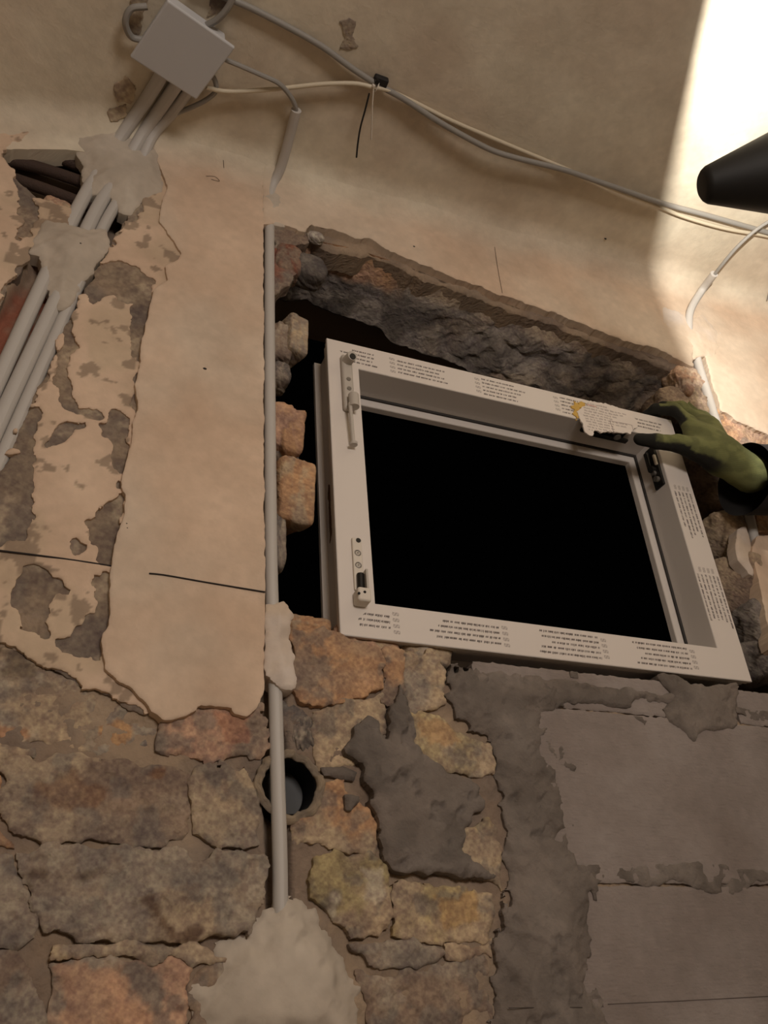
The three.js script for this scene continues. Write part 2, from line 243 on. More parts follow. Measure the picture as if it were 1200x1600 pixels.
const spots = [                                      // stains and bare patches on the stones
  [[[208, 1404], [240, 1398], [256, 1432], [282, 1448], [316, 1458], [304, 1474], [262, 1470], [240, 1452], [226, 1424]], '#6a503f', 0.85], [[[52, 1362], [90, 1366], [84, 1376], [50, 1372]], '#5f493b', 0.7], [[[120, 1368], [155, 1352], [160, 1362], [130, 1378]], '#6f5a48', 0.6],
  [[[180, 1496], [225, 1494], [252, 1530], [256, 1572], [232, 1580], [205, 1552], [186, 1524]], '#8f8276', 0.9], [[[88, 1512], [176, 1500], [204, 1556], [230, 1584], [240, 1660], [110, 1660], [92, 1560]], '#cfa283', 0.7],
  [[[58, 1232], [110, 1215], [168, 1224], [176, 1250], [120, 1268], [70, 1258]], '#8f6446', 0.5], [[[225, 1204], [250, 1208], [246, 1216], [226, 1214]], '#8f6446', 0.7], [[[152, 1130], [196, 1128], [206, 1152], [190, 1166], [158, 1158]], '#cf9f6f', 0.8], [[[-20, 1135], [20, 1132], [44, 1150], [20, 1158], [-20, 1150]], '#c58f68', 0.7],
  [[[0, 1012], [30, 1014], [52, 1050], [40, 1070], [0, 1060]], '#6b5c4e', 0.7], [[[330, 1112], [390, 1118], [386, 1165], [345, 1160]], '#c48d70', 0.7], [[[568, 1362], [590, 1366], [596, 1400], [584, 1420], [574, 1400]], '#cdbda6', 0.9], [[[518, 1398], [532, 1404], [530, 1436], [518, 1432]], '#cdbda6', 0.8],
  [[[680, 1400], [740, 1396], [752, 1440], [700, 1450]], '#c9a066', 0.6], [[[655, 1120], [690, 1130], [720, 1160], [690, 1170], [660, 1150]], '#c2996c', 0.6], [[[620, 1548], [642, 1552], [640, 1572], [622, 1572]], '#b5a392', 0.8], [[[590, 1505], [606, 1512], [600, 1530], [586, 1526]], '#b5a392', 0.7],
].map(([p, c, w]) => [poly(p), C(c), w]);
const stained = (c, u, v) => { for (const [p, q, w] of spots) { if (Math.abs(u - p[0][0]) > 0.25 || Math.abs(v - p[0][1]) > 0.2) continue; const d = signed(p, u, v) + 0.014 * fbm(u * 55, v * 55, 4, 390); if (d > -0.004) c = mixc(c, q, w * sstep(-0.004, 0.004, d)); } return c; };
stones.forEach(([o, a, b, up], k) => {
  o = grow(o); const c1 = K[a], c2 = K[b], tx = 0.05 * (hash(k, 1, 8) - 0.5), ty = 0.05 * (hash(k, 2, 8) - 0.5), ctr = trace(o[0][0], o[0][1]);
  part(wall, 'stone', slab({
    out: poly(o), h: (u, v, s) => up + (u - ctr[0]) * tx + (v - ctr[1]) * ty + 0.005 * fbm(u * 20, v * 26, 4, 100 + k) + 0.0042 * fbm(u * 75, v * 95, 4, 140 + k), h0: -0.03, edge: 0.005, rough: 0.008, rf: 40, cell: 0.0032, seed: 200 + k,
    color: (u, v, s) => { const n = fbm(u * 13, v * 13, 4, 300 + k), m = fbm(u * 30, v * 30, 4, 330 + k), w = fbm(u * 60, v * 60, 3, 350 + k); let c = mixc(c1, c2, sstep(-0.12, 0.2, n)); c = mixc(c, K.mortar, 0.6 * sstep(0.12, 0.3, m)); c = mixc(c, K.greyStone, 0.35 * sstep(0, 0.4, fbm(u * 6 + 3, v * 14, 3, 370 + k))); return stained(mixc(c, K.brown, 0.45 * sstep(0.27, 0.36, w + 0.35 * n)), u, v); },
  }), M.stone);
});

// aerated concrete blocks walled in below the window
const aacCol = (k) => (u, v) => mixc(K.aac, K.aacPale, sstep(-0.5, 0.5, fbm(u * 7, v * 7, 4, 400 + k)) * 0.7);
const aacH = (z, k) => (u, v) => z + 0.0012 * fbm(u * 40, v * 40, 4, 420 + k);
const blocks = [
  [[-0.085, -0.636], [0.52, -0.636], [0.52, -0.374], [-0.085, -0.374]], [[-0.075, -0.905], [0.53, -0.905], [0.53, -0.640], [-0.075, -0.640]],
  [[0.53, -0.636], [1.13, -0.636], [1.13, -0.374], [0.53, -0.374]], [[0.54, -0.905], [1.14, -0.905], [1.14, -0.640], [0.54, -0.640]],
  [[-0.18, -0.371], [0.232, -0.371], [0.232, -0.3065], [-0.18, -0.3065]], [[0.345, -0.371], [0.56, -0.371], [0.56, -0.3075], [0.345, -0.3075]],
];
blocks.forEach((o, k) => part(wall, 'block', slab({ out: o, h: aacH(k > 3 ? 0.001 : 0.003, k), h0: -0.24, edge: 0.003, rough: 0.0018, rf: 120, cell: 0.005, seed: 440 + k, color: aacCol(k) }), M.aac));

// wet mortar smeared over stones and blocks
const trowel = (u, v, k) => { const a = u * 7 + v * 4 + 0.8 * vn(u * 5, v * 5, 590 + k), b = fbm(a * 2.4, v * 4 - u * 2, 3, 591 + k); return 0.009 * b + 0.0035 * Math.max(0, 1 - 14 * Math.abs(fbm(a * 1.5, v * 5, 2, 592 + k))); };
const pits = (u, v, k) => -0.005 * sstep(0.3, 0.42, fbm(u * 42, v * 42, 3, 594 + k));
const smear = (name, pts, z, k, o = {}) => part(wall, name, slab(Object.assign({
  out: poly(pts), h: (u, v, s) => z + (o.dome ?? 0.006) * sstep(0, 0.04, s) + (o.rel ?? 0.6) * (trowel(u, v, k) + pits(u, v, k)) + 0.0026 * fbm(u * 60, v * 60, 3, 520 + k), h0: -0.02, edge: o.e ?? 0.008, rough: o.r ?? 0.007, rf: 45, cell: 0.0036, seed: 540 + k,
  color: (u, v, s) => mixc(mixc(K.mortarDark, K.mortar, sstep(-0.35, 0.3, fbm(u * 10, v * 10, 4, 560 + k))), K.mortarPale, 0.35 * sstep(0.1, 0.4, fbm(u * 24, v * 24, 4, 580 + k))),
}, o.s || {})), M.mortar);
smear('mortar_smear', [[552, 1136], [575, 1128], [598, 1160], [604, 1130], [622, 1075], [634, 1098], [640, 1140], [655, 1180], [690, 1205], [716, 1218], [745, 1232], [752, 1262], [722, 1292], [722, 1330], [752, 1358], [780, 1372], [740, 1378], [692, 1358], [640, 1366], [592, 1352], [586, 1318], [588, 1284], [566, 1252], [540, 1262], [538, 1246], [578, 1250], [560, 1205], [538, 1170]], 0.014, 1, { rel: 1.3, dome: 0.004 });
smear('mortar_smear', [[700, 1046], [760, 1052], [880, 1070], [870, 1110], [845, 1118], [852, 1180], [880, 1250], [900, 1350], [925, 1378], [915, 1450], [912, 1530], [960, 1610], [960, 1680], [770, 1680], [768, 1560], [775, 1470], [790, 1400], [786, 1350], [792, 1300], [782, 1230], [772, 1185], [766, 1160], [735, 1142], [702, 1110]], 0.005, 2, { dome: 0.007, rel: 1.0, s: { rough: 0.011, rf: 70, edge: 0.005 } });
smear('mortar_smear', [[735, 1056], [800, 1050], [880, 1064], [960, 1075], [1060, 1086], [1058, 1098], [990, 1092], [975, 1108], [920, 1098], [860, 1104], [830, 1110], [770, 1118], [735, 1100]], 0.006, 3, { dome: 0.003, r: 0.005 });
smear('mortar_smear', [[1020, 1050], [1062, 1058], [1075, 1066], [1105, 1072], [1148, 1068], [1152, 1110], [1150, 1138], [1120, 1142], [1100, 1140], [1082, 1164], [1062, 1140], [1040, 1132], [1034, 1108], [1050, 1090]], 0.007, 4, { dome: 0.002, r: 0.005 });
smear('mortar_smear', [[898, 1350], [960, 1352], [1040, 1354], [1060, 1348], [1130, 1350], [1170, 1360], [1260, 1366], [1260, 1376], [1180, 1376], [1160, 1392], [1130, 1398], [1090, 1388], [1050, 1376], [1010, 1384], [950, 1372], [915, 1392], [895, 1370]], 0.0035, 5, { dome: 0.001, r: 0.004, e: 0.003 });
smear('mortar_smear', [[1148, 1104], [1200, 1112], [1270, 1120], [1270, 1130], [1200, 1126], [1180, 1126], [1150, 1114]], 0.004, 6, { dome: 0.001, r: 0.003, e: 0.003 });
smear('mortar_smear', [[888, 1050], [902, 1050], [904, 1062], [890, 1060]], 0.004, 7, { dome: 0.001, r: 0.001, e: 0.003 });
smear('mortar_smear', [[535, 1200], [556, 1208], [552, 1220], [505, 1212], [500, 1200]], 0.005, 8, { dome: 0.002, r: 0.003 });
smear('mortar_smear', [[840, 1140], [870, 1158], [902, 1200], [898, 1214], [872, 1196], [850, 1168]], 0.0045, 9, { dome: 0.001, r: 0.005, e: 0.004 });
smear('mortar_smear', [[908, 1186], [918, 1192], [920, 1214], [912, 1212]], 0.004, 10, { dome: 0.001, r: 0.003, e: 0.003 });
smear('mortar_smear', [[985, 1120], [1010, 1118], [1016, 1134], [1005, 1138], [998, 1128]], 0.004, 11, { dome: 0.001, r: 0.003, e: 0.003 });

// plaster: old render left on the wall, cream coat on it in tatters, smooth skim on top
const strip = poly([[-420, 20], [-140, 95], [-60, 130], [0, 158], [45, 163], [66, 172], [72, 190], [110, 200], [200, 190], [262, 250], [300, 262], [300, 420], [262, 520], [235, 700], [215, 860], [200, 1062], [245, 1112], [225, 1116], [130, 1074], [60, 1035], [10, 1005], [-140, 900], [-420, 780]]);
part(wall, 'old_render', slab({ out: strip, holes: [chase], h: (u, v) => 0.003 + 0.003 * fbm(u * 20, v * 20, 4, 600), h0: -0.05, edge: 0.004, rough: 0.005, rf: 40, cell: 0.0045, seed: 601, color: (u, v) => mixc(mixc(K.old, K.oldDark, sstep(-0.1, 0.25, fbm(u * 11, v * 11, 4, 602))), K.oldPale, 0.5 * sstep(0.1, 0.35, fbm(u * 30, v * 30, 4, 603))) }), M.render);
const bare = [
  [[120, 430], [150, 416], [200, 414], [235, 440], [240, 470], [236, 540], [222, 565], [206, 560], [208, 480], [180, 468], [140, 478]],
  [[110, 500], [118, 540], [104, 578], [108, 620], [125, 640], [172, 658], [160, 668], [130, 660], [98, 640], [86, 620], [92, 560], [96, 520]],
  [[70, 700], [78, 680], [110, 664], [160, 662], [176, 640], [196, 660], [205, 700], [196, 752], [180, 735], [172, 700], [150, 672], [118, 676], [84, 702]],
  [[10, 705], [30, 645], [60, 640], [62, 680], [50, 712]],
  [[205, 450], [232, 440], [236, 520], [222, 600], [220, 650], [208, 640], [212, 580], [205, 520]],
  [[0, 708], [52, 716], [56, 800], [38, 850], [-60, 860], [-60, 700]],
  [[186, 760], [176, 790], [165, 795], [150, 815], [134, 820], [150, 860], [150, 880], [178, 892], [186, 830], [198, 780]],
  [[108, 848], [120, 842], [134, 862], [118, 866]],
  [[38, 895], [52, 884], [80, 900], [110, 930], [84, 930], [66, 980], [80, 1000], [110, 990], [145, 955], [150, 900], [176, 885], [170, 1000], [160, 1045], [120, 1030], [80, 1005], [40, 980], [18, 948]],
  [[16, 250], [36, 270], [56, 310], [62, 340], [46, 360], [30, 330], [24, 290]], [[20, 360], [44, 352], [48, 372], [28, 384]],
  [[118, 190], [150, 196], [230, 330], [210, 345], [180, 350], [60, 190]],
];
part(wall, 'cream_coat', slab({ out: strip, holes: [chase, ...bare.map((b) => poly(b))], h: (u, v) => 0.0085 + 0.003 * fbm(u * 14, v * 14, 4, 610), h0: 0, edge: 0.0035, rough: 0.009, rf: 48, cell: 0.0035, seed: 611, color: (u, v) => { const n = fbm(u * 9, v * 9, 4, 612), m = fbm(u * 40, v * 40, 4, 613); return mixc(mixc(K.cream, K.oldPale, sstep(-0.1, 0.4, n) * 0.6), K.old, 0.8 * sstep(0.27, 0.33, m + 0.3 * n)); } }), M.plaster);
const ceilCol = (u, v) => mixc(K.ceil, K.creamPale, 0.5 * sstep(-0.3, 0.4, fbm(u * 4, v * 4, 4, 732)));
const skimCol = (k) => (u, v) => mixc(mixc(K.cream, K.creamPale, sstep(-0.4, 0.5, fbm(u * 5, v * 5, 4, 620 + k))), ceilCol(u, v), sstep(-0.07, 0.02, v - yc(u) + 0.02 * fbm(u * 14, v * 14, 3, 625)));
const sink = (u, v) => -0.006 * sstep(0.0, 0.05, v - yc(u));
const cTop = (u) => yc(u) + 0.0, cOver = (u) => yc(u) + 0.055;
const T = (pts) => poly(pts, ZF);
const column = [[-0.776, cOver(-0.776)], ...T([[262, 290], [254, 310], [248, 344], [262, 362], [283, 393], [278, 404], [258, 414], [262, 436], [240, 452], [230, 496], [222, 528], [218, 572], [212, 600], [216, 640], [208, 660], [204, 700], [188, 752], [196, 772], [196, 800], [182, 836], [176, 880], [170, 900], [174, 940], [171, 976], [160, 990], [160, 1020], [165, 1046], [182, 1060], [206, 1074], [224, 1092], [240, 1112], [258, 1125], [288, 1118], [308, 1110], [312, 1102], [362, 1104], [366, 1113], [386, 1119], [402, 1104], [413, 1084], [413, 1040], [415, 940], [413, 700], [412, 350], [412, 280]])];
column.push([column[column.length - 1][0], cOver(-0.52)]);
part(wall, 'plaster', slab({ out: column, h: (u, v) => ZF + sink(u, v) + 0.0012 * fbm(u * 6, v * 6, 3, 630), h0: -0.012, edge: 0.003, rough: 0.0016, rf: 70, cell: 0.0032, seed: 631, color: skimCol(1) }), M.plaster);
const uL = column[column.length - 1][0];
const over = [[uL, cOver(uL)], ...T([[412, 268], [412, 349], [440, 349], [478, 363], [487, 351], [533, 362], [557, 373], [583, 372], [603, 388], [643, 405], [667, 415], [697, 427], [720, 437], [750, 445], [773, 457], [800, 465], [843, 480], [900, 500], [960, 525], [993, 537], [1027, 543], [1053, 557], [1084, 572], [1082, 500], [1100, 500], [1103, 560], [1116, 605], [1128, 640], [1153, 656], [1177, 670], [1200, 678], [1280, 740], [1330, 900]]), [1.4, -0.3], [2.58, -0.3], [2.58, cOver(2.58)], ...Array.from({ length: 9 }, (_, k) => 2.2 - k * 0.3).map((u) => [u, cOver(u)])];
part(wall, 'plaster', slab({ out: over, h: (u, v) => ZF + sink(u, v) + 0.0015 * fbm(u * 6, v * 6, 3, 640) + 0.0006 * fbm(u * 30, v * 30, 3, 642), h0: -0.012, edge: 0.004, rough: 0.004, rf: 60, cell: 0.0055, seed: 641, color: skimCol(2) }), M.plaster);
part(wall, 'plaster', slab({ out: [...T([[1182, 838], [1176, 870], [1186, 905], [1196, 950], [1210, 1010], [1240, 1020]]), [0.9, -0.3], [1.4, -0.3], ...T([[1300, 830]])], h: (u, v) => ZF + 0.001 * fbm(u * 8, v * 8, 3, 645), h0: -0.02, edge: 0.004, rough: 0.004, rf: 60, cell: 0.006, seed: 646, color: skimCol(3) }), M.plaster);
// lumps of whiter filler that hold the pipes
const filler = (pts, z, k, o = {}) => part(wall, 'filler_patch', slab({ out: poly(pts, ZF), h: (u, v, s) => z - (o.taper ?? 0) * (1 - sstep(0, 0.045, s)) + (o.dome ?? 0.006) * sstep(0, 0.05, s) + (o.n ?? 0.004) * fbm(u * 18, v * 10, 4, 650 + k) + 0.0008 * fbm(u * 70, v * 70, 3, 655 + k), h0: -0.02, edge: 0.006, rough: o.r ?? 0.006, rf: 45, cell: 0.004, seed: 660 + k, color: (u, v) => mixc(o.white ? K.fillerWhite : K.filler, o.white ? K.creamPale : K.fillerPale, sstep(-0.3, 0.4, fbm(u * 12, v * 12, 4, 670 + k))) }), M.plaster);
filler([[112, 208], [150, 190], [190, 192], [215, 212], [248, 216], [268, 212], [266, 260], [256, 296], [232, 306], [205, 326], [188, 326], [168, 290], [144, 300], [132, 286], [132, 255], [118, 230]], 0.012, 1, { taper: 0.006, dome: 0.010, n: 0.006 });
filler([[72, 338], [100, 344], [140, 356], [170, 350], [172, 380], [150, 412], [128, 440], [112, 472], [94, 474], [78, 452], [66, 420], [66, 392], [46, 388], [58, 362]], 0.014, 2, { taper: 0.006, dome: 0.010, n: 0.006 });
filler([[413, 276], [440, 274], [446, 300], [440, 340], [446, 352], [413, 347]], ZF - 0.001, 3, { dome: 0.002, n: 0.002, r: 0.003 });
filler([[414, 942], [432, 938], [452, 945], [460, 972], [458, 1010], [462, 1050], [456, 1082], [436, 1076], [414, 1056]], 0.016, 4, { dome: 0.01, n: 0.012, white: 1 });
filler([[412, 1420], [440, 1398], [480, 1402], [525, 1450], [550, 1490], [566, 1540], [580, 1660], [300, 1660], [298, 1550], [330, 1510], [348, 1480], [388, 1462], [398, 1436]], 0.008, 5, { dome: 0.012, n: 0.007, taper: 0.008, r: 0.012 });
filler([[1030, 474], [1062, 486], [1080, 500], [1100, 486], [1128, 520], [1122, 556], [1086, 560], [1070, 530], [1040, 520]], ZF, 6, { dome: 0.004, n: 0.004, white: 1 });
filler([[1158, 822], [1170, 818], [1178, 842], [1186, 880], [1184, 898], [1176, 892], [1158, 868], [1154, 845]], 0.008, 7, { dome: 0.004, r: 0.003, white: 1 });
// marks on the plaster: builder's pencil strokes, hair cracks, nail holes
const stroke = (name, pts, w, z = ZF + 0.0015) => part(wall, name, sweep(pts.map(([x, y]) => P(x, y, z)), w, 6, 6), M.line);
stroke('pencil_line', [[-20, 858], [50, 866.5], [120, 876], [178, 885]], 0.0013, 0.0095); stroke('pencil_line', [[233, 896], [250, 897.5], [323, 910], [414, 925]], 0.0012);
stroke('crack', [[773, 386], [778, 420], [785, 458]], 0.0004); stroke('crack', [[322, 275], [336, 276], [343, 283], [330, 280]], 0.0004); stroke('crack', [[349, 250], [350, 262]], 0.0004);
for (const [x, y, r, z] of [[320, 576, 0.0028, ZF], [647, 385, 0.0022, ZF], [946, 373, 0.0028, ZF], [198, 818, 0.0012, ZF], [199, 825, 0.0012, ZF], [126, 380, 0.0014, 0.026]]) { const g = new THREE.SphereGeometry(r, 10, 8); g.scale(1.2, 0.8, 0.4); const p = P(x, y, z); g.translate(p.x, p.y, p.z); part(wall, 'nail_hole', g, M.dark); }
part(wall, 'block_scratch', sweep([[950, 1569], [1080, 1563], [1230, 1555]].map(([x, y]) => P(x, y, 0.0035)), 0.0006, 5, 6), mat('#5d534d'));
part(wall, 'block_scratch', sweep([[795, 1575], [850, 1574], [910, 1574]].map(([x, y]) => P(x, y, 0.013)), 0.0006, 5, 6), mat('#4c443f'));

// rough underside of the lintel
{
  const front = [[-0.52, 0.505], [-0.47, 0.545], [-0.42, 0.575], [-0.34, 0.583], [-0.26, 0.58], [-0.18, 0.570], [-0.114, 0.556], [-0.03, 0.548], [0.042, 0.540], [0.12, 0.532], [0.205, 0.524], [0.29, 0.512], [0.375, 0.50], [0.45, 0.485], [0.515, 0.465], [0.56, 0.40]];
  const back = [[-0.475, 0.53], [-0.44, 0.545], [-0.382, 0.556], [-0.33, 0.55], [-0.264, 0.536], [-0.2, 0.512], [-0.146, 0.490], [-0.06, 0.487], [0.03, 0.470], [0.11, 0.456], [0.2, 0.446], [0.29, 0.43], [0.38, 0.415], [0.44, 0.40], [0.51, 0.38], [0.55, 0.33]];
  const nx = 300, ny = 60, pos = [], uv = [], col = [], idx = [], ev = (arr, t) => { const f = t * (arr.length - 1), i = Math.min(arr.length - 2, Math.floor(f)), k = f - i; return [arr[i][0] + (arr[i + 1][0] - arr[i][0]) * k, arr[i][1] + (arr[i + 1][1] - arr[i][1]) * k]; };
  for (let j = 0; j <= ny; j++) for (let i = 0; i <= nx; i++) {
    const a = i / nx, b = j / ny, f = ev(front, a), k = ev(back, a), D = 0.15 + 0.012 * fbm(a * 14, 3, 3, 701);
    const w = Math.min(b * 1.25, 1), x = f[0] + (k[0] - f[0]) * w, yy = f[1] + (k[1] - f[1]) * Math.pow(w, 1.25), up = Math.max(0, (b - 0.8) / 0.2);
    const right = sstep(0.34, 0.5, a), rg = 0.0035 + 0.0145 * right, ridge = 1 - 2 * Math.abs(fbm(a * 16, b * 3.5 + 2, 4, 703));
    const n = rg * (fbm(a * 22, b * 4, 4, 702) + 0.6 * (ridge - 0.5) * right) + 0.003 * fbm(a * 90, b * 16, 3, 704);
    const ends = Math.min(1, b * 6);
    pos.push(x, yy + n * ends * (0.4 + 0.6 * w) + up * 0.10 + OY, -0.004 - D * w - 0.012 * fbm(a * 25, b * 5, 3, 706) * ends); uv.push(x, -D * w * 1.0 + yy);
    const m = fbm(a * 18, b * 4, 4, 705), br = fbm(a * 9 + 3, b * 2, 3, 707);
    let c = mixc(K.concrete, K.mortarDark, sstep(-0.2, 0.3, m)); c = mixc(c, K.greyStone, 0.6 * right * sstep(0, 0.3, fbm(a * 30, b * 7, 3, 708)));
    const orange = sstep(0.40 + 0.12 * m, 0.27 + 0.12 * m, b) * sstep(0.07, 0.1, a) * sstep(0.34, 0.28, a); c = mixc(c, mixc(K.orange, K.pink, sstep(-0.2, 0.2, br)), orange); c = mixc(c, K.tan, 0.6 * sstep(0.3, 0.1, b + 0.15 * m) * sstep(0.3, 0.36, a));
    c = mixc(c, K.brown, 0.5 * sstep(0.15, 0.4, br) * right); col.push(...c);
  }
  for (let j = 0; j < ny; j++) for (let i = 0; i < nx; i++) { const a = j * (nx + 1) + i, b = a + 1, c = a + nx + 1, d = c + 1; idx.push(a, c, b, b, c, d); }
  part(wall, 'lintel_soffit', meshGeo(pos, uv, col, idx), M.stone);
}
// loose and broken stones at the two jambs
const L = (px, py, z, size, seed, a, b, sq = 5, turn = [0, 0, 0], ro = 0.14) => part(wall, 'stone', lump(onPlane(px, py, z), size, seed, K[a], K[b], sq, turn, ro), M.stone);
L(450, 536, -0.035, [0.040, 0.088, 0.075], 801, 'tan', 'greyStone', 16, [0.05, 0.35, -0.03], 0.04); L(432, 545, -0.04, [0.045, 0.085, 0.07], 802, 'brown', 'greyStone', 6); L(434, 592, -0.045, [0.036, 0.045, 0.06], 803, 'greyStone', 'mortar', 4);
L(437, 686, -0.04, [0.062, 0.10, 0.09], 804, 'pink', 'orange', 7, [0, 0.1, -0.1], 0.2); L(446, 776, -0.035, [0.066, 0.112, 0.09], 805, 'orange', 'tan', 12, [0.25, 0.25, 0.02], 0.07); L(440, 722, -0.05, [0.05, 0.03, 0.07], 806, 'greyStone', 'mortar', 4);
L(430, 850, -0.03, [0.03, 0.10, 0.05], 807, 'greyStone', 'mortar', 4); L(470, 1000, -0.06, [0.08, 0.05, 0.1], 808, 'orange', 'tan', 5); L(560, 1016, -0.06, [0.11, 0.05, 0.1], 809, 'tan', 'pink', 5); L(655, 1034, -0.055, [0.09, 0.045, 0.09], 810, 'tan', 'greyStone', 5);
L(1136, 842, -0.055, [0.085, 0.105, 0.10], 811, 'stone', 'tan', 4, [0.2, 0.3, 0.2], 0.2); L(1158, 920, -0.06, [0.115, 0.125, 0.12], 812, 'brown', 'stone', 6, [0.1, 0.5, 0.15], 0.12); L(1192, 985, -0.05, [0.12, 0.1, 0.12], 813, 'mortarDark', 'concrete', 4); L(1200, 1030, -0.07, [0.15, 0.09, 0.14], 814, 'mortar', 'concrete', 4, [0, 0.3, 0.2]);
L(1096, 745, -0.09, [0.10, 0.12, 0.12], 815, 'brown', 'bedDark', 4); L(1120, 790, -0.10, [0.12, 0.10, 0.14], 816, 'brown', 'bedDark', 4); L(1050, 640, -0.06, [0.11, 0.075, 0.10], 817, 'stone', 'brown', 4); L(1068, 600, -0.02, [0.075, 0.07, 0.07], 818, 'cream', 'pink', 5, [0.2, 0, 0.4], 0.3); L(1085, 640, -0.03, [0.06, 0.08, 0.07], 819, 'cream', 'tan', 5, [0, 0.3, 0.1], 0.3);
L(492, 372, 0.004, [0.036, 0.022, 0.024], 820, 'fillerPale', 'filler', 3); L(480, 425, -0.02, [0.07, 0.06, 0.06], 821, 'mortar', 'mortarDark', 3.5); L(447, 415, -0.02, [0.06, 0.075, 0.06], 822, 'brown', 'red', 4);
L(476, 1150, -0.012, [0.04, 0.055, 0.03], 823, 'mortarDark', 'greyStone', 3, [0, 0, 0], 0.4); L(88, 330, -0.02, [0.05, 0.035, 0.04], 824, 'pink', 'tan', 5, [0, 0, -0.3]); L(118, 216, -0.008, [0.09, 0.035, 0.04], 825, 'tan', 'brown', 4, [0, 0, -0.4]);

// ceiling: flat vault with a lower step at the left; other walls and floor of the room
const ceilPts = []; for (let u = xL; u <= xR + 1e-6; u += 0.05) ceilPts.push([u, cTop(u) - 0.06]); ceilPts.push([xR, zR + 0.8], [xL, zR + 0.8]);
const ceiling = structure('ceiling');
part(ceiling, 'ceiling_plaster', slab({ out: ceilPts, h: (u, v) => ZF - 0.0006 * (1 - sstep(0.05, 0.14, v - yc(u))) - 0.006 * (1 - sstep(-0.03, 0.0, v - yc(u))) - 0.0008 + 0.001 * fbm(u * 5, v * 5, 3, 730), h0: -0.03, edge: 0, rough: 0, cell: 0.014, seed: 731, color: ceilCol }), M.plaster);
part(ceiling, 'ceiling_slab', plain(xL, xR, 3.06, 3.3, -0.056, zR), mat('#8a7c6c'));
const chip = (pts, k, c) => part(ceiling, 'bare_patch', slab({ out: poly(pts, ZF), h: () => ZF + 0.0012, h0: ZF - 0.004, edge: 0.001, rough: 0.004, rf: 60, cell: 0.003, seed: 740 + k, color: (u, v) => mixc(K[c], K.oldPale, sstep(-0.2, 0.3, fbm(u * 30, v * 30, 3, 750 + k))) }), M.render);
chip([[530, 33], [545, 28], [557, 34], [550, 56], [560, 72], [545, 76], [528, 78], [540, 60]], 1, 'greyStone'); chip([[176, 130], [196, 118], [212, 140], [205, 165], [184, 160]], 2, 'old'); chip([[170, 170], [200, 160], [200, 185], [172, 192]], 3, 'old'); chip([[205, 0], [232, -4], [214, 60], [198, 50]], 4, 'oldDark'); chip([[330, 0], [356, -10], [350, 20], [325, 25]], 5, 'oldDark');
const mk = (n, g, m) => { const s = structure(n); part(s, n + '_surface', g, m); };
mk('wall_left', plain(xL - 0.2, xL, 0, 3.3, -0.4, zR + 0.2), mat('#d6c8b4')); mk('wall_right', plain(xR, xR + 0.2, 0, 3.3, -0.4, zR + 0.2), mat('#d6c8b4')); mk('wall_rear', plain(xL, xR, 0, 3.3, zR, zR + 0.2), mat('#d6c8b4')); mk('floor', plain(xL - 0.2, xR + 0.2, -0.2, 0, -0.4, zR + 0.2), mat('#b8ac9c'));

// ---------------------------------------------------------------- the loose window frame standing in the opening
const FW = 0.8, FH = 0.61, FD = 0.088, FB = 0.061;
const frame = thing('window_frame', 'white plastic window frame without sash or glass, set loosely into the broken wall opening', 'window frame', [0, OY - FH / 2, -FD / 2]);
const sides = [[1, 0, 0, 1], [0, -1, 1, 0], [-1, 0, 0, -1], [0, 1, -1, 0]].map(([ax, ay, nx, ny]) => ({ ax, ay, nx, ny, len: ax ? FW : FH, off: ax ? FH / 2 : FW / 2 }));
const onFrame = (s, a, d, z) => new THREE.Vector3(s.ax * a + s.nx * (s.off - d), s.ay * a + s.ny * (s.off - d) + OY, z);
function mitred(s, prof, closed = true) {            // a profile [d from the outer edge, z] run along one side with mitred ends
  const pos = [], idx = [], uv = [], n = prof.length;
  for (let i = 0; i < (closed ? n : n - 1); i++) { const o = pos.length / 3, A = prof[i], B = prof[(i + 1) % n]; for (const [d, z] of [A, B]) for (const e of [-1, 1]) { const q = onFrame(s, e * (s.len / 2 - d), d, z); pos.push(q.x, q.y, q.z); uv.push(0.5 + e * (s.len / 2 - d) / s.len, d / FB); } idx.push(o, o + 1, o + 2, o + 1, o + 3, o + 2); }
  return meshGeo(pos, uv, null, idx);
}
const flip = (g) => { const a = g.index.array; for (let i = 0; i < a.length; i += 3) { const t = a[i]; a[i] = a[i + 1]; a[i + 1] = t; } g.computeVertexNormals(); return g; };
const prof = [[0.0006, 0], [0.0604, 0], [0.061, -0.0008], [0.0625, -0.066], [0.0615, -0.068], [0.0615, -0.0715], [0.0635, -0.072], [0.079, -0.0735], [0.080, -0.075], [0.080, -FD], [0.003, -FD], [0.003, -0.080], [0.0, -0.079], [0.0, -0.071], [0.002, -0.070], [0.010, -0.066], [0.010, -0.028], [0.004, -0.026], [0.004, -0.021], [0.006, -0.020], [0.006, -0.016], [0.002, -0.015], [0.002, -0.011], [0.004, -0.010], [0.004, -0.007], [0, -0.006], [0, -0.0006]];
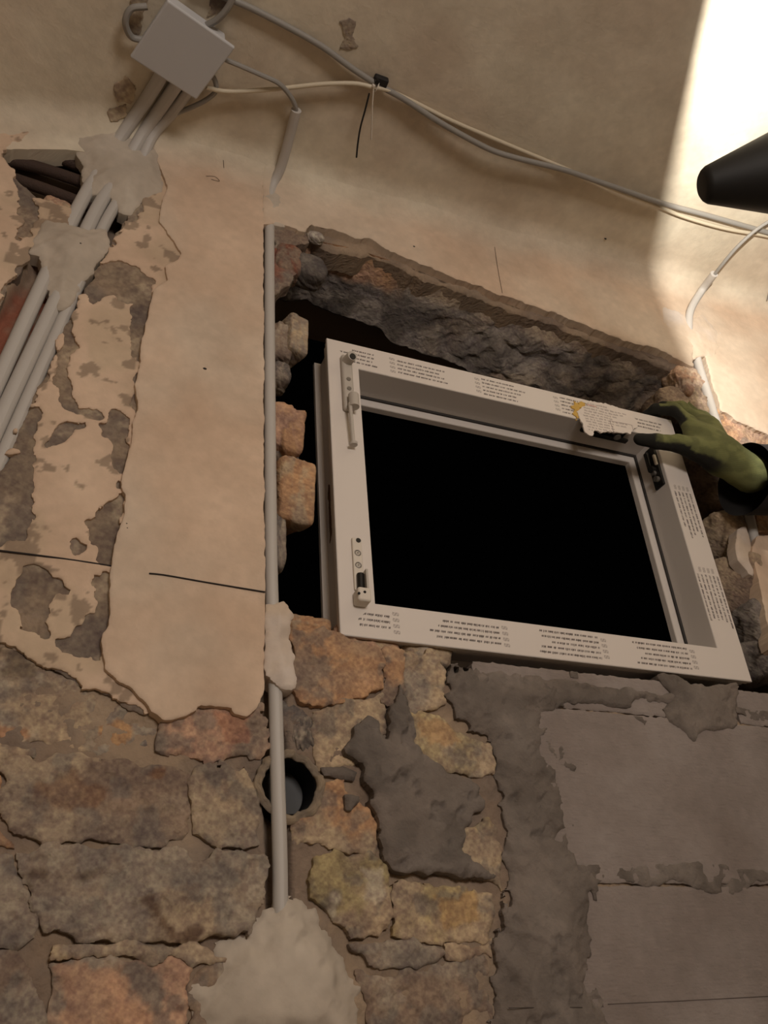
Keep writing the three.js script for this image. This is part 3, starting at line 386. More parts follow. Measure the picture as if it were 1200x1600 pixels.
function filmTexture(len, dense, rev) {
  const S = 2400, w = Math.round(len * S), h = Math.round(FB * S), cv = document.createElement('canvas'); cv.width = w; cv.height = h; const g = cv.getContext('2d'), R = rng(len > 0.7 ? 5 + rev : 9 + rev);
  g.fillStyle = '#d9d0c8'; g.fillRect(0, 0, w, h); g.strokeStyle = '#453d3b'; g.fillStyle = '#453d3b';
  const words = (x, y, wd) => { let q = x; g.strokeStyle = '#4e4542'; while (q < x + wd) { const l = 7 + R() * 26; for (let k = q; k < Math.min(q + l, x + wd); k += 4.4) { g.lineWidth = 1.4 + R() * 1.2; const t = R() > 0.72 ? 3.4 : 1.2; g.beginPath(); g.moveTo(k + 1.6, y - 4 - t); g.lineTo(k - 0.6, y + 3.4); g.stroke(); if (R() > 0.35) { g.beginPath(); g.moveTo(k - 0.4, y + 3); g.lineTo(k + 3.4, y - 3.6); g.stroke(); } } q += l + 7; } };
  const emblem = (x, y, hh) => { g.lineWidth = 1.6; g.strokeStyle = '#857b76'; for (let a = 0; a < 4; a++) for (let b = 0; b < 2; b++) { g.beginPath(); g.arc(x + 7 + b * 13, y + hh * (a + 0.5) / 4, 6, 0, 6.3); g.stroke(); g.beginPath(); g.moveTo(x + 2 + b * 13, y + hh * (a + 0.2) / 4); g.lineTo(x + 12 + b * 13, y + hh * (a + 0.8) / 4); g.stroke(); } };
  for (const [a, n, wd, bare] of dense) { const x = a * w; if (!bare) emblem(x, 24, 100); for (let k = 0; k < n; k++) words(x + 40, (146 - n * 23) / 2 + 14 + k * 23, wd * S * (0.72 + 0.28 * R())); }
  const t = new THREE.CanvasTexture(cv); t.colorSpace = THREE.SRGBColorSpace; t.anisotropy = 8; return t;
}
const uTop = (px, py) => 0.5 + onPlane(px, py, 0).x / FW, uBot = (px, py) => 0.5 - onPlane(px, py, 0).x / FW, uRight = (px, py) => 0.5 - (onPlane(px, py, 0).y - OY) / FH;
const films = [
  filmTexture(FW, [[uTop(608, 562), 4, 0.11], [uTop(742, 598), 5, 0.10], [uTop(866, 630), 5, 0.10], [uTop(980, 655), 3, 0.08], [uTop(513, 545), 2, 0.035, 1], [uTop(538, 560), 4, 0.05, 1]], 0),
  filmTexture(FH, [[uRight(1075, 762), 5, 0.12], [uRight(1105, 888), 6, 0.13]], 1),
  filmTexture(FW, [[uBot(625, 985), 3, 0.07], [uBot(793, 985), 4, 0.14], [uBot(948, 1008), 5, 0.13], [uBot(1088, 1030), 5, 0.12]], 2),
  null,
];
sides.forEach((s, k) => {
  const bar = part(frame, 'frame_bar', flip(mitred(s, prof)).toNonIndexed(), M.pvc); bar.geometry.computeVertexNormals();
  const g = flip(mitred(s, [[0.0012, 0.0002], [0.0012, 0.0005], [0.0598, 0.0005], [0.0598, 0.0002]], false)).toNonIndexed(); g.computeVertexNormals();
  const uv = g.attributes.uv; for (let i = 0; i < uv.count; i++) uv.setY(i, 1 - uv.getY(i));
  part(frame, 'protective_film', g, films[k] ? new THREE.MeshStandardMaterial({ map: films[k], roughness: 0.5 }) : mat('#d9d0c8', { roughness: 0.5 }));
  const gk = flip(mitred(s, [[0.0617, -0.0665], [0.0657, -0.068], [0.0657, -0.0715], [0.0617, -0.0715]])).toNonIndexed(); gk.computeVertexNormals(); part(frame, 'gasket', gk, M.gasket);
});
// fittings
const fz = (px, py, z) => onPlane(px, py, z), X = new THREE.Vector3(1, 0, 0), Y = new THREE.Vector3(0, 1, 0), Z = new THREE.Vector3(0, 0, 1);
const cyl = (a, b, r0, r1 = r0, n = 18) => { const d = b.clone().sub(a), g = new THREE.CylinderGeometry(r1, r0, d.length(), n); g.applyQuaternion(new THREE.Quaternion().setFromUnitVectors(Y, d.normalize())); g.translate((a.x + b.x) / 2, (a.y + b.y) / 2, (a.z + b.z) / 2); return g; };
const dz = (p, z) => p.clone().setZ(z);
{ // upper left hinge with its pin
  const t = fz(541, 566, 0.006), b = fz(545, 632, 0.006), mid = t.clone().lerp(b, 0.5);
  const plate = part(frame, 'hinge', box(0.021, t.y - b.y + 0.030, 0.012, dz(mid, 0.006), 0.005), M.plasticGrey, 'pale grey upper left hinge with a hanging pin');
  const knobs = [cyl(dz(t, 0.008), t.clone().add(new THREE.Vector3(0.003, -0.004, 0.024)), 0.0105, 0.0095), cyl(b.clone().add(new THREE.Vector3(0.004, 0.012, 0.014)), b.clone().add(new THREE.Vector3(0.004, -0.016, 0.014)), 0.0095)]; for (const q of knobs) part(plate, 'knuckle', q, M.plasticGrey);
  part(plate, 'bore', cyl(t.clone().add(new THREE.Vector3(0.003, -0.006, 0.0235)), t.clone().add(new THREE.Vector3(0.0034, -0.0064, 0.0255)), 0.006), M.darkMetal);
  for (const f of [0.46, 0.68]) { const s = t.clone().lerp(b, f); part(plate, 'screw', cyl(dz(s, 0.011), dz(s, 0.0135), 0.0042), M.metal); }
  const p0 = fz(547, 630, 0.020), p1 = fz(552, 692, 0.013), pin = part(plate, 'pin', mergeGeometries([cyl(p0, p1, 0.0036), cyl(p1, p1.clone().add(new THREE.Vector3(0.0004, -0.005, 0)), 0.0075, 0.007)]), M.plasticGrey); void pin;
}
{ // lower left hinge
  const t = fz(556, 848, 0.004), b = fz(563, 915, 0.004), mid = t.clone().lerp(b, 0.5);
  const plate = part(frame, 'hinge', box(0.0165, t.y - b.y + 0.018, 0.005, dz(mid, 0.0028), 0.002), M.white, 'white lower left hinge with screw plate and bearing block');
  part(plate, 'screw', cyl(dz(fz(558, 847, 0), 0.005), dz(fz(558, 847, 0), 0.0062), 0.0042), M.darkMetal);
  for (const [x, y] of [[559, 864], [560, 883]]) { const s = fz(x, y, 0.005); const r = new THREE.TorusGeometry(0.0046, 0.0011, 8, 20); r.translate(s.x, s.y, 0.0054); part(plate, 'screw', mergeGeometries([r.toNonIndexed(), cyl(dz(s, 0.004), dz(s, 0.0064), 0.0018).toNonIndexed()]), M.metal); }
  part(plate, 'bearing_spring', cyl(fz(563, 897, 0.009), fz(564, 922, 0.009), 0.0058), M.darkMetal); part(plate, 'bearing_bracket', box(0.004, 0.036, 0.018, fz(571, 908, 0.010), 0.0015), M.plasticGrey);
  part(plate, 'bearing_block', box(0.022, 0.024, 0.024, fz(566, 933, 0.013), 0.004), M.white);
  part(plate, 'bore', mergeGeometries([cyl(fz(570, 925, 0.0246), fz(570, 925, 0.026), 0.0022), cyl(fz(561, 927, 0.0246), fz(561, 927, 0.026), 0.0022)]), M.dark);
}
{ // scissor stay on the underside of the top bar and corner drive in the right bar
  const y = OY + FH / 2 - 0.0635, a = 0.165, b = 0.265;
  const stay = part(frame, 'stay_bracket', box(b - a, 0.007, 0.030, new THREE.Vector3((a + b) / 2, y - 0.002, -0.012), 0.002), M.darkMetal, 'dark metal stay bracket under the top bar');
  part(stay, 'stay_arm', mergeGeometries([box(0.085, 0.006, 0.012, new THREE.Vector3((a + b) / 2 + 0.02, y - 0.009, -0.020), 0.002), cyl(new THREE.Vector3(a + 0.02, y - 0.016, -0.014), new THREE.Vector3(a + 0.02, y, -0.014), 0.007).toNonIndexed()]), M.darkMetal); part(stay, 'stay_pivot', cyl(new THREE.Vector3(b - 0.02, y - 0.014, -0.010), new THREE.Vector3(b - 0.02, y, -0.010), 0.008), M.metal);
  const x = FW / 2 - 0.0635, y1 = OY + 0.228, y0 = OY + 0.128;
  const gear = part(frame, 'corner_bracket', box(0.006, y1 - y0, 0.028, new THREE.Vector3(x, (y0 + y1) / 2, -0.022), 0.002), M.darkMetal, 'dark metal corner bracket in the right bar');
  part(gear, 'bracket_lever', mergeGeometries([box(0.008, 0.045, 0.012, new THREE.Vector3(x - 0.006, y1 - 0.03, -0.030), 0.003), cyl(new THREE.Vector3(x - 0.012, y1 - 0.055, -0.024), new THREE.Vector3(x, y1 - 0.055, -0.024), 0.008).toNonIndexed()]), M.darkMetal); part(gear, 'bracket_screw', mergeGeometries([cyl(new THREE.Vector3(x - 0.010, y0 + 0.018, -0.02), new THREE.Vector3(x, y0 + 0.018, -0.02), 0.0065), cyl(new THREE.Vector3(x - 0.009, y0 + 0.036, -0.024), new THREE.Vector3(x, y0 + 0.036, -0.024), 0.006)]), M.metal); part(gear, 'bracket_catch', box(0.007, 0.026, 0.006, new THREE.Vector3(x - 0.004, y1 - 0.038, -0.011), 0.002), M.white);
  part(frame, 'drain_cover', box(0.034, 0.006, 0.008, new THREE.Vector3(0.298, OY - FH / 2 + 0.0655, -0.060), 0.002), M.white); part(frame, 'drain_cover', box(0.028, 0.008, 0.008, new THREE.Vector3(0.325, OY - FH / 2 + 0.065, -0.035), 0.002), M.plasticGrey);
  part(frame, 'rust_stain', slab({ out: [[-0.0055, -0.06], [0.006, -0.05], [0.005, 0.05], [-0.004, 0.06]], h: () => 0.0006, h0: 0, edge: 0, rough: 0.003, cell: 0.0015, seed: 760, flatSheet: true, color: () => C('#6d5140') }).applyMatrix4(new THREE.Matrix4().makeTranslation(0, -OY, 0)).applyMatrix4(new THREE.Matrix4().makeBasis(Z, Y, X.clone().negate()).setPosition(-FW / 2 + 0.0102, OY - 0.05, -0.047)), M.mortar);
}
{ // torn paper tag and the blob of yellow glue that holds it
  const cv = document.createElement('canvas'); cv.width = 512; cv.height = 320; const g = cv.getContext('2d'), R = rng(77); g.fillStyle = '#ddd3ca'; g.fillRect(0, 0, 512, 320); g.strokeStyle = '#7d6f6a'; g.fillStyle = '#7d6f6a';
  for (let y = 30; y < 300; y += 26) { let x = 30 + R() * 40; const e = 250 + R() * 230; while (x < e) { const l = 10 + R() * 40; g.lineWidth = 3; for (let k = x; k < x + l; k += 7) { g.beginPath(); g.moveTo(k, y - 6 - R() * 5); g.lineTo(k + 3, y + 5); g.stroke(); } x += l + 12; } }
  g.lineWidth = 4; g.strokeRect(270, 150, 190, 110); g.fillStyle = '#c08a80'; g.fillRect(60, 40, 120, 8);
  const t = new THREE.CanvasTexture(cv); t.colorSpace = THREE.SRGBColorSpace;
  const o = [[902, 642], [925, 626], [950, 632], [988, 645], [998, 662], [985, 678], [960, 676], [938, 676], [928, 672], [926, 682], [914, 676], [908, 660]].map(([x, y]) => { const p = fz(x, y, 0.004); return [p.x, p.y - OY]; });
  const geo = slab({ out: o, h: (u, v) => 0.0045 + 0.003 * fbm(u * 30, v * 30, 3, 770), h0: 0.002, edge: 0, rough: 0.0025, rf: 120, cell: 0.002, seed: 771, flatSheet: true, color: () => [1, 1, 1] });
  const uv = geo.attributes.uv; for (let i = 0; i < uv.count; i++) { const u = uv.getX(i) - o[0][0], v = uv.getY(i) - o[0][1]; uv.setXY(i, u / 0.15, 0.6 + v / 0.09); }
  single('paper_tag', 'torn white printed paper label stuck on the window frame beside the glove', 'label', geo, new THREE.MeshStandardMaterial({ map: t, roughness: 0.85 }));
  const gp = [[893, 634], [906, 628], [914, 630], [908, 642], [914, 654], [900, 654], [896, 644]].map(([x, y]) => { const p = fz(x, y, 0.002); return [p.x, p.y - OY]; });
  single('yellow_tape', 'scrap of yellow tape on the window frame at the left edge of the paper label', 'tape', slab({ out: gp, h: (u, v) => 0.003, h0: 0.0006, edge: 0.001, rough: 0.006, rf: 110, cell: 0.0012, seed: 772, flatSheet: true, color: () => C('#d6b05c') }), M.plaster);
}

// ---------------------------------------------------------------- pipes, cables, box
const pipe = (name, label, pts, r, m, cat = 'pipe', n = 16, group) => single(name, label, cat, sweep(pts.map(([x, y, h]) => P(x, y, h)), r, n, 10), m, group);
pipe('conduit_pipe', 'long grey conduit down the plaster edge left of the opening, past the round wall box', [[463, 172, 0.030], [452, 215, 0.028], [438, 264, 0.022], [428, 285, 0.010], [422, 310, 0.006], [421, 360, 0.004], [421, 500, 0.004], [422, 700, 0.004], [424, 900, 0.004], [427, 1000, 0.003], [430, 1080, 0.003], [434, 1230, 0.003], [437, 1330, 0.001], [438, 1430, -0.004]], 0.0100, M.conduit);
pipe('conduit_pipe', 'grey conduit in the diagonal chase at upper left, leftmost of the three', [[262, 100, 0.030], [240, 138, 0.024], [205, 190, 0.016], [172, 240, 0.004], [126, 318, -0.002], [68, 440, -0.004], [4, 580, -0.004], [-50, 700, -0.004], [-220, 1078, -0.005]], 0.0125, M.conduit, 'pipe', 16, 'conduits in the diagonal chase');
pipe('conduit_pipe', 'grey conduit in the diagonal chase at upper left, middle one of the three', [[285, 118, 0.030], [262, 152, 0.024], [228, 202, 0.016], [195, 258, 0.004], [149, 332, -0.002], [92, 460, -0.004], [18, 618, -0.004], [-50, 768, -0.004], [-205, 1108, -0.005]], 0.0125, M.conduit, 'pipe', 16, 'conduits in the diagonal chase');
pipe('conduit_pipe', 'grey conduit in the diagonal chase at upper left, rightmost and thinnest of three', [[300, 135, 0.026], [270, 175, 0.022], [240, 210, 0.016], [214, 268, 0.004], [168, 342, -0.004], [108, 478, -0.006], [36, 640, -0.006], [-30, 790, -0.006], [-190, 1150, -0.006]], 0.0105, M.conduit, 'pipe', 16, 'conduits in the diagonal chase');
pipe('conduit_pipe', 'pale conduit stub rising from white filler above the glove, cable in its top', [[1116, 428, 0.07], [1098, 452, 0.045], [1078, 488, 0.022], [1076, 520, 0.008]], 0.0095, M.conduit);
pipe('conduit_pipe', 'pale grey conduit in the slot above the gloved hand, right of the lintel', [[1086, 540, 0.004], [1090, 566, 0.004], [1104, 612, 0.004], [1120, 664, 0.003], [1140, 720, 0.0], [1166, 790, 0.0], [1180, 850, 0.0]], 0.0105, M.conduit);
for (const [a, lab] of [[[[20, 232], [70, 240], [150, 270]], 'uppermost of three rusty brown pipes inside the broken hole at upper left'], [[[0, 248], [60, 262], [150, 292]], 'middle of three rusty brown pipes inside the broken hole at upper left'], [[[10, 276], [70, 296], [160, 330]], 'lowest of three rusty brown pipes inside the broken hole at upper left']]) pipe('old_pipe', lab, a.map(([x, y]) => [x, y, -0.026]), 0.0115, M.rust, 'pipe', 14, 'rusty old pipes in the broken hole');
// junction box on the ceiling
{
  const cs = [[203, 94], [262, -8], [356, 72], [318, 156]].map(([x, y]) => P(x, y, 0.06)), c = cs[0].clone().add(cs[1]).add(cs[2]).add(cs[3]).multiplyScalar(0.25);
  const ax = cs[2].clone().sub(cs[1]).add(cs[3].clone().sub(cs[0])).multiplyScalar(0.5), ay = cs[1].clone().sub(cs[0]).add(cs[2].clone().sub(cs[3])).multiplyScalar(0.5), w = ax.length(), h = ay.length(); ax.normalize(); const az = ax.clone().cross(ay).normalize(); const ay2 = az.clone().cross(ax);
  const jb = thing('junction_box', 'square light grey plastic junction box on the ceiling at upper left where the conduits meet', 'junction box', c);
  const put = (n, g) => part(jb, n, basis(g, c, ax, ay2, az), M.box);
  put('lid', new RoundedBoxGeometry(w, h, 0.008, 3, 0.0038)); const b = new RoundedBoxGeometry(w * 0.84, h * 0.84, 0.040, 3, 0.004); b.translate(0, 0, -0.024); put('housing', b);
}
const cable = (label, pts, r, m, name = 'cable') => single(name, label, 'cable', sweep(pts.map(([x, y, h]) => P(x, y, h)), r, 10, 10), m);
cable('long grey cable across the ceiling from above the junction box to the right edge', [[300, -22, 0.022], [373, 4, 0.022], [440, 37, 0.022], [502, 72, 0.024], [549, 106, 0.026], [586, 130, 0.026], [628, 153, 0.027], [682, 188, 0.03], [733, 217, 0.034], [769, 235, 0.036], [800, 245, 0.036], [883, 266, 0.034], [933, 283, 0.032], [983, 300, 0.032], [1033, 317, 0.03], [1100, 335, 0.03], [1167, 354, 0.03], [1230, 372, 0.03], [1320, 400, 0.03], [1460, 442, 0.03], [1640, 500, 0.03]], 0.0058, M.cable);
cable('white cable from the box to the zip tie, then beside the long grey cable', [[322, 136, 0.045], [345, 142, 0.035], [370, 143, 0.032], [440, 138, 0.030], [510, 131, 0.030], [560, 131, 0.03], [582, 136, 0.032], [606, 141, 0.028], [650, 161, 0.022], [700, 186, 0.021], [760, 212, 0.021], [810, 233, 0.021], [880, 262, 0.022], [960, 296, 0.024], [1030, 323, 0.026], [1067, 338, 0.026], [1133, 357, 0.026], [1200, 369, 0.026], [1300, 394, 0.026], [1460, 438, 0.026], [1640, 494, 0.026]], 0.0042, M.cableWhite);
cable('short grey cable from the junction box into the conduit top above the opening', [[330, 80, 0.05], [350, 92, 0.045], [378, 104, 0.042], [410, 118, 0.040], [435, 130, 0.038], [452, 148, 0.034], [462, 168, 0.031], [462, 178, 0.030]], 0.0046, M.cable);
cable('grey cable looping out under the lower corner of the junction box', [[326, 110, 0.03], [336, 126, 0.032], [337, 142, 0.034], [322, 156, 0.032], [298, 168, 0.028], [268, 180, 0.024], [250, 190, 0.02]], 0.0046, M.cable);
cable('thin grey cable curving down from the right edge into the conduit stub by the lintel', [[1400, 290, 0.022], [1320, 300, 0.025], [1260, 318, 0.034], [1200, 347, 0.05], [1178, 362, 0.06], [1150, 388, 0.07], [1128, 414, 0.074], [1114, 432, 0.068]], 0.0042, M.cable);
cable('thin grey cable hanging at the far right edge beside the lit wall', [[1330, 430, 0.018], [1270, 424, 0.024], [1230, 432, 0.03], [1204, 452, 0.03], [1198, 470, 0.018]], 0.0016, M.cable);
for (const [lab, pts] of [['grey cable loop beside the upper left edge of the junction box', [[230, 10, 0.03], [205, 14, 0.032], [196, 34, 0.034], [206, 58, 0.03], [222, 62, 0.028]]], ['grey cable leaving the upper right edge of the junction box', [[322, 40, 0.03], [340, 30, 0.034], [356, 12, 0.036], [368, -14, 0.034]]]]) cable(lab, pts, 0.0058, M.cable);
{ // cable clip, zip tie and stray wire
  const c = P(592, 126, 0.026), k = thing('cable_clip', 'small dark clip that holds the two long cables to the ceiling', 'clip', c);
  part(k, 'clip_body', box(0.028, 0.014, 0.016, c.clone().add(new THREE.Vector3(0.004, 0.002, 0)), 0.003), M.dark); part(k, 'clip_nail', cyl(c.clone().add(new THREE.Vector3(-0.005, 0.014, 0.002)), c.clone().add(new THREE.Vector3(-0.005, -0.012, 0.002)), 0.004), M.darkMetal);
  const a = P(584, 134, 0.036), ring = new THREE.TorusGeometry(0.0105, 0.0014, 8, 24); ring.applyQuaternion(new THREE.Quaternion().setFromUnitVectors(Z, P(606, 140, 0.03).sub(P(572, 126, 0.03)).normalize())); ring.translate(...P(588, 134, 0.026).toArray());
  const z = thing('zip_tie', 'white zip tie round the two long cables, its tail hanging down', 'zip tie', a); part(z, 'loop', ring, M.white); part(z, 'tail', sweep([a, P(582, 160, 0.043), P(581, 190, 0.048), P(580, 218, 0.052)], 0.0015, 6, 6), M.white); part(z, 'head', box(0.006, 0.006, 0.005, a, 0.001), M.white);
  single('wire', 'short dark wire hanging from the cable clip below the ceiling', 'wire', sweep([P(577, 146, 0.036), P(571, 170, 0.040), P(563, 200, 0.044), P(559, 225, 0.048), P(557, 246, 0.05)], 0.0018, 8, 8), M.dark);
}
// round recessed box in the stone wall behind the conduit
{
  const c = P(452, 1228, 0), k = thing('socket_box', 'round black plastic wall box sunk into the stones behind the vertical conduit', 'wall box', c.clone().setZ(-0.05)), y = c.y, x = c.x;
  const lathe = new THREE.LatheGeometry([[0.001, -0.045], [0.033, -0.045], [0.035, -0.042], [0.0365, 0.001], [0.0385, 0.001], [0.0385, -0.047], [0.001, -0.047]].map(([r, h]) => new THREE.Vector2(r, h)), 40); lathe.rotateX(Math.PI / 2); lathe.translate(x, y, -0.002); part(k, 'cup', lathe, M.blackGloss);
  const t = new THREE.TorusGeometry(0.0425, 0.0058, 10, 60), p = t.attributes.position, v = new THREE.Vector3(), col = []; for (let i = 0; i < p.count; i++) { v.fromBufferAttribute(p, i); const a = Math.atan2(v.y, v.x), n = fbm(Math.cos(a) * 3 + 5, Math.sin(a) * 3 + 5, 3, 780) + 0.4 * fbm(v.x * 200, v.y * 200 + v.z * 150, 2, 781); v.multiplyScalar(1 + 0.13 * n); p.setXYZ(i, v.x, v.y, v.z * (1 + n)); const cc = mixc(K.greyStone, K.oldPale, sstep(-0.2, 0.4, n)); col.push(...cc); }
  t.setAttribute('color', new THREE.Float32BufferAttribute(col, 3)); t.computeVertexNormals(); t.translate(x, y, 0.001); part(k, 'mortar_collar', t, M.mortar, 'rough pale mortar collar');
}

// ---------------------------------------------------------------- the clamp lamp at the right and an added fill lamp behind the camera, out of view
{
  const at = LAMP_AT.clone().add(new THREE.Vector3(0, OY, 0)), k = thing('clamp_lamp', 'black bowl-shaped lamp hood at the upper right edge, lighting the wall', 'lamp', at), q = new THREE.Quaternion().setFromUnitVectors(Y, LAMP_AXIS);
  const g = new THREE.LatheGeometry([[0.0005, -0.160], [0.024, -0.160], [0.031, -0.155], [0.036, -0.148], [0.084, 0.002], [0.087, 0.004], [0.089, 0.006], [0.0885, 0.007], [0.085, 0.006], [0.081, 0.003], [0.034, -0.143], [0.0005, -0.145]].map(([r, h]) => new THREE.Vector2(r * 0.84, h * 0.84)), 56); g.applyQuaternion(q); g.translate(at.x, at.y, at.z); part(k, 'lamp_shade', g, M.black);
  const bl = at.clone().addScaledVector(LAMP_AXIS, -0.030), b = new THREE.SphereGeometry(0.022, 24, 16); b.translate(bl.x, bl.y, bl.z); part(k, 'bulb', b, new THREE.MeshStandardMaterial({ color: 0xffffff, emissive: new THREE.Color(...LAMP_COLOR), emissiveIntensity: 8 })).castShadow = false;
  part(k, 'bulb_socket', cyl(bl, at.clone().addScaledVector(LAMP_AXIS, -0.12), 0.014), M.black);
  const perp = Z.clone().addScaledVector(LAMP_AXIS, -Z.dot(LAMP_AXIS)).normalize(), along = (a, b) => at.clone().addScaledVector(LAMP_AXIS, a).addScaledVector(perp, b);
  part(k, 'lamp_arm', sweep([along(-0.010, 0.066), along(-0.004, 0.09), along(0.03, 0.12), along(0.16, 0.14), new THREE.Vector3(0.62, OY + 0.50, 0.86), new THREE.Vector3(0.95, OY + 0.68, 0.98), new THREE.Vector3(0.98, OY + yc(0.98) - ZF, 0.99)], 0.006, 10, 8), M.black);
  const l = new THREE.PointLight(new THREE.Color(...LAMP_COLOR), LAMP_POWER, 0, 2); l.name = 'lamp_light'; l.position.copy(LAMP_AXIS).multiplyScalar(0.002); l.castShadow = true; l.shadow.radius = 0.2; k.add(l);
}
{  // added fill panel, brightens the wall that the clamp lamp leaves dim
  const at = new THREE.Vector3(-0.45, OY - 0.05, 2.6), to = new THREE.Vector3(-0.4, OY - 0.05, 0), k = thing('added_fill_lamp', 'added fill lamp on a tripod behind the camera, out of view', 'lamp', [at.x, 0, at.z]);
  const m = new THREE.Matrix4().lookAt(at, to, Y), ax = new THREE.Vector3(), ay = new THREE.Vector3(), az = new THREE.Vector3(); m.extractBasis(ax, ay, az); az.negate(); ax.negate();
  const put = (n, g, mm, z) => { g.translate(0, 0, z); return part(k, n, basis(g, at, ax, ay, az), mm); };
  put('lamp_head', new RoundedBoxGeometry(0.76, 0.46, 0.06, 3, 0.01), M.black, -0.04); put('lamp_panel', new THREE.BoxGeometry(0.70, 0.40, 0.004), new THREE.MeshStandardMaterial({ color: 0xffffff, emissive: new THREE.Color(...FILL_COLOR), emissiveIntensity: 1.2 }), -0.006);
  part(k, 'pole', cyl(at.clone().addScaledVector(az, -0.06), new THREE.Vector3(at.x, 0.3, at.z + 0.06), 0.014), M.black);
  for (let i = 0; i < 3; i++) part(k, 'leg', cyl(new THREE.Vector3(at.x, 0.55, at.z + 0.06), new THREE.Vector3(at.x + 0.4 * Math.cos(i * 2.1 + 0.4), 0.008, at.z + 0.06 + 0.4 * Math.sin(i * 2.1 + 0.4)), 0.009), M.black);
  const l = new THREE.RectAreaLight(new THREE.Color(...FILL_COLOR), FILL_POWER, 0.70, 0.40); l.name = 'fill_panel_light'; l.position.copy(at).addScaledVector(az, 0.002); l.lookAt(to); scene.add(l);
}

// ---------------------------------------------------------------- the fitter whose gloved hand holds the frame
function skin(caps, lo, size, n, k = 0.012, noise, cut) {   // tapered capsules [a, b, ra, rb] joined smoothly and meshed
  const mc = new MarchingCubes(n, new THREE.MeshStandardMaterial(), false, false, 200000), half = n / 2, f = mc.field, p = new THREE.Vector3(), pa = new THREE.Vector3(), ba = new THREE.Vector3();
  for (let z = 0; z < n; z++) for (let y = 0; y < n; y++) for (let x = 0; x < n; x++) {
    p.set(lo.x + (x / n) * size, lo.y + (y / n) * size, lo.z + (z / n) * size); let d = 1e3;
    for (const [a, b, ra, rb, kk] of caps) { ba.subVectors(b, a); pa.subVectors(p, a); const t = clamp(pa.dot(ba) / Math.max(ba.lengthSq(), 1e-9), 0, 1), e = pa.addScaledVector(ba, -t).length() - (ra + (rb - ra) * t), q = kk ?? k, h = clamp(0.5 + 0.5 * (d - e) / q, 0, 1); d = d + (e - d) * h - q * h * (1 - h); }
    if (noise) d += noise(p); if (cut) d = Math.max(d, cut(p)); f[x + y * n + z * n * n] = -d;
  }
  mc.isolation = 0; mc.update();
  const c = mc.count, g = new THREE.BufferGeometry();
  const P0 = mc.positionArray.slice(0, c * 3), N0 = mc.normalArray.slice(0, c * 3); for (let i = 0; i < c * 3; i += 3) { const l = Math.hypot(N0[i], N0[i + 1], N0[i + 2]) || 1; N0[i] /= l; N0[i + 1] /= l; N0[i + 2] /= l; }
  const uv = new Float32Array(c * 2);
  for (let i = 0; i < c; i++) { P0[i * 3] = lo.x + (P0[i * 3] + 1) / 2 * size; P0[i * 3 + 1] = lo.y + (P0[i * 3 + 1] + 1) / 2 * size; P0[i * 3 + 2] = lo.z + (P0[i * 3 + 2] + 1) / 2 * size; uv[i * 2] = P0[i * 3] + 0.5 * P0[i * 3 + 2]; uv[i * 2 + 1] = P0[i * 3 + 1] + 0.5 * P0[i * 3 + 2]; }
  g.setAttribute('position', new THREE.BufferAttribute(P0, 3)); g.setAttribute('normal', new THREE.BufferAttribute(N0, 3)); g.setAttribute('uv', new THREE.BufferAttribute(uv, 2)); return g;
}
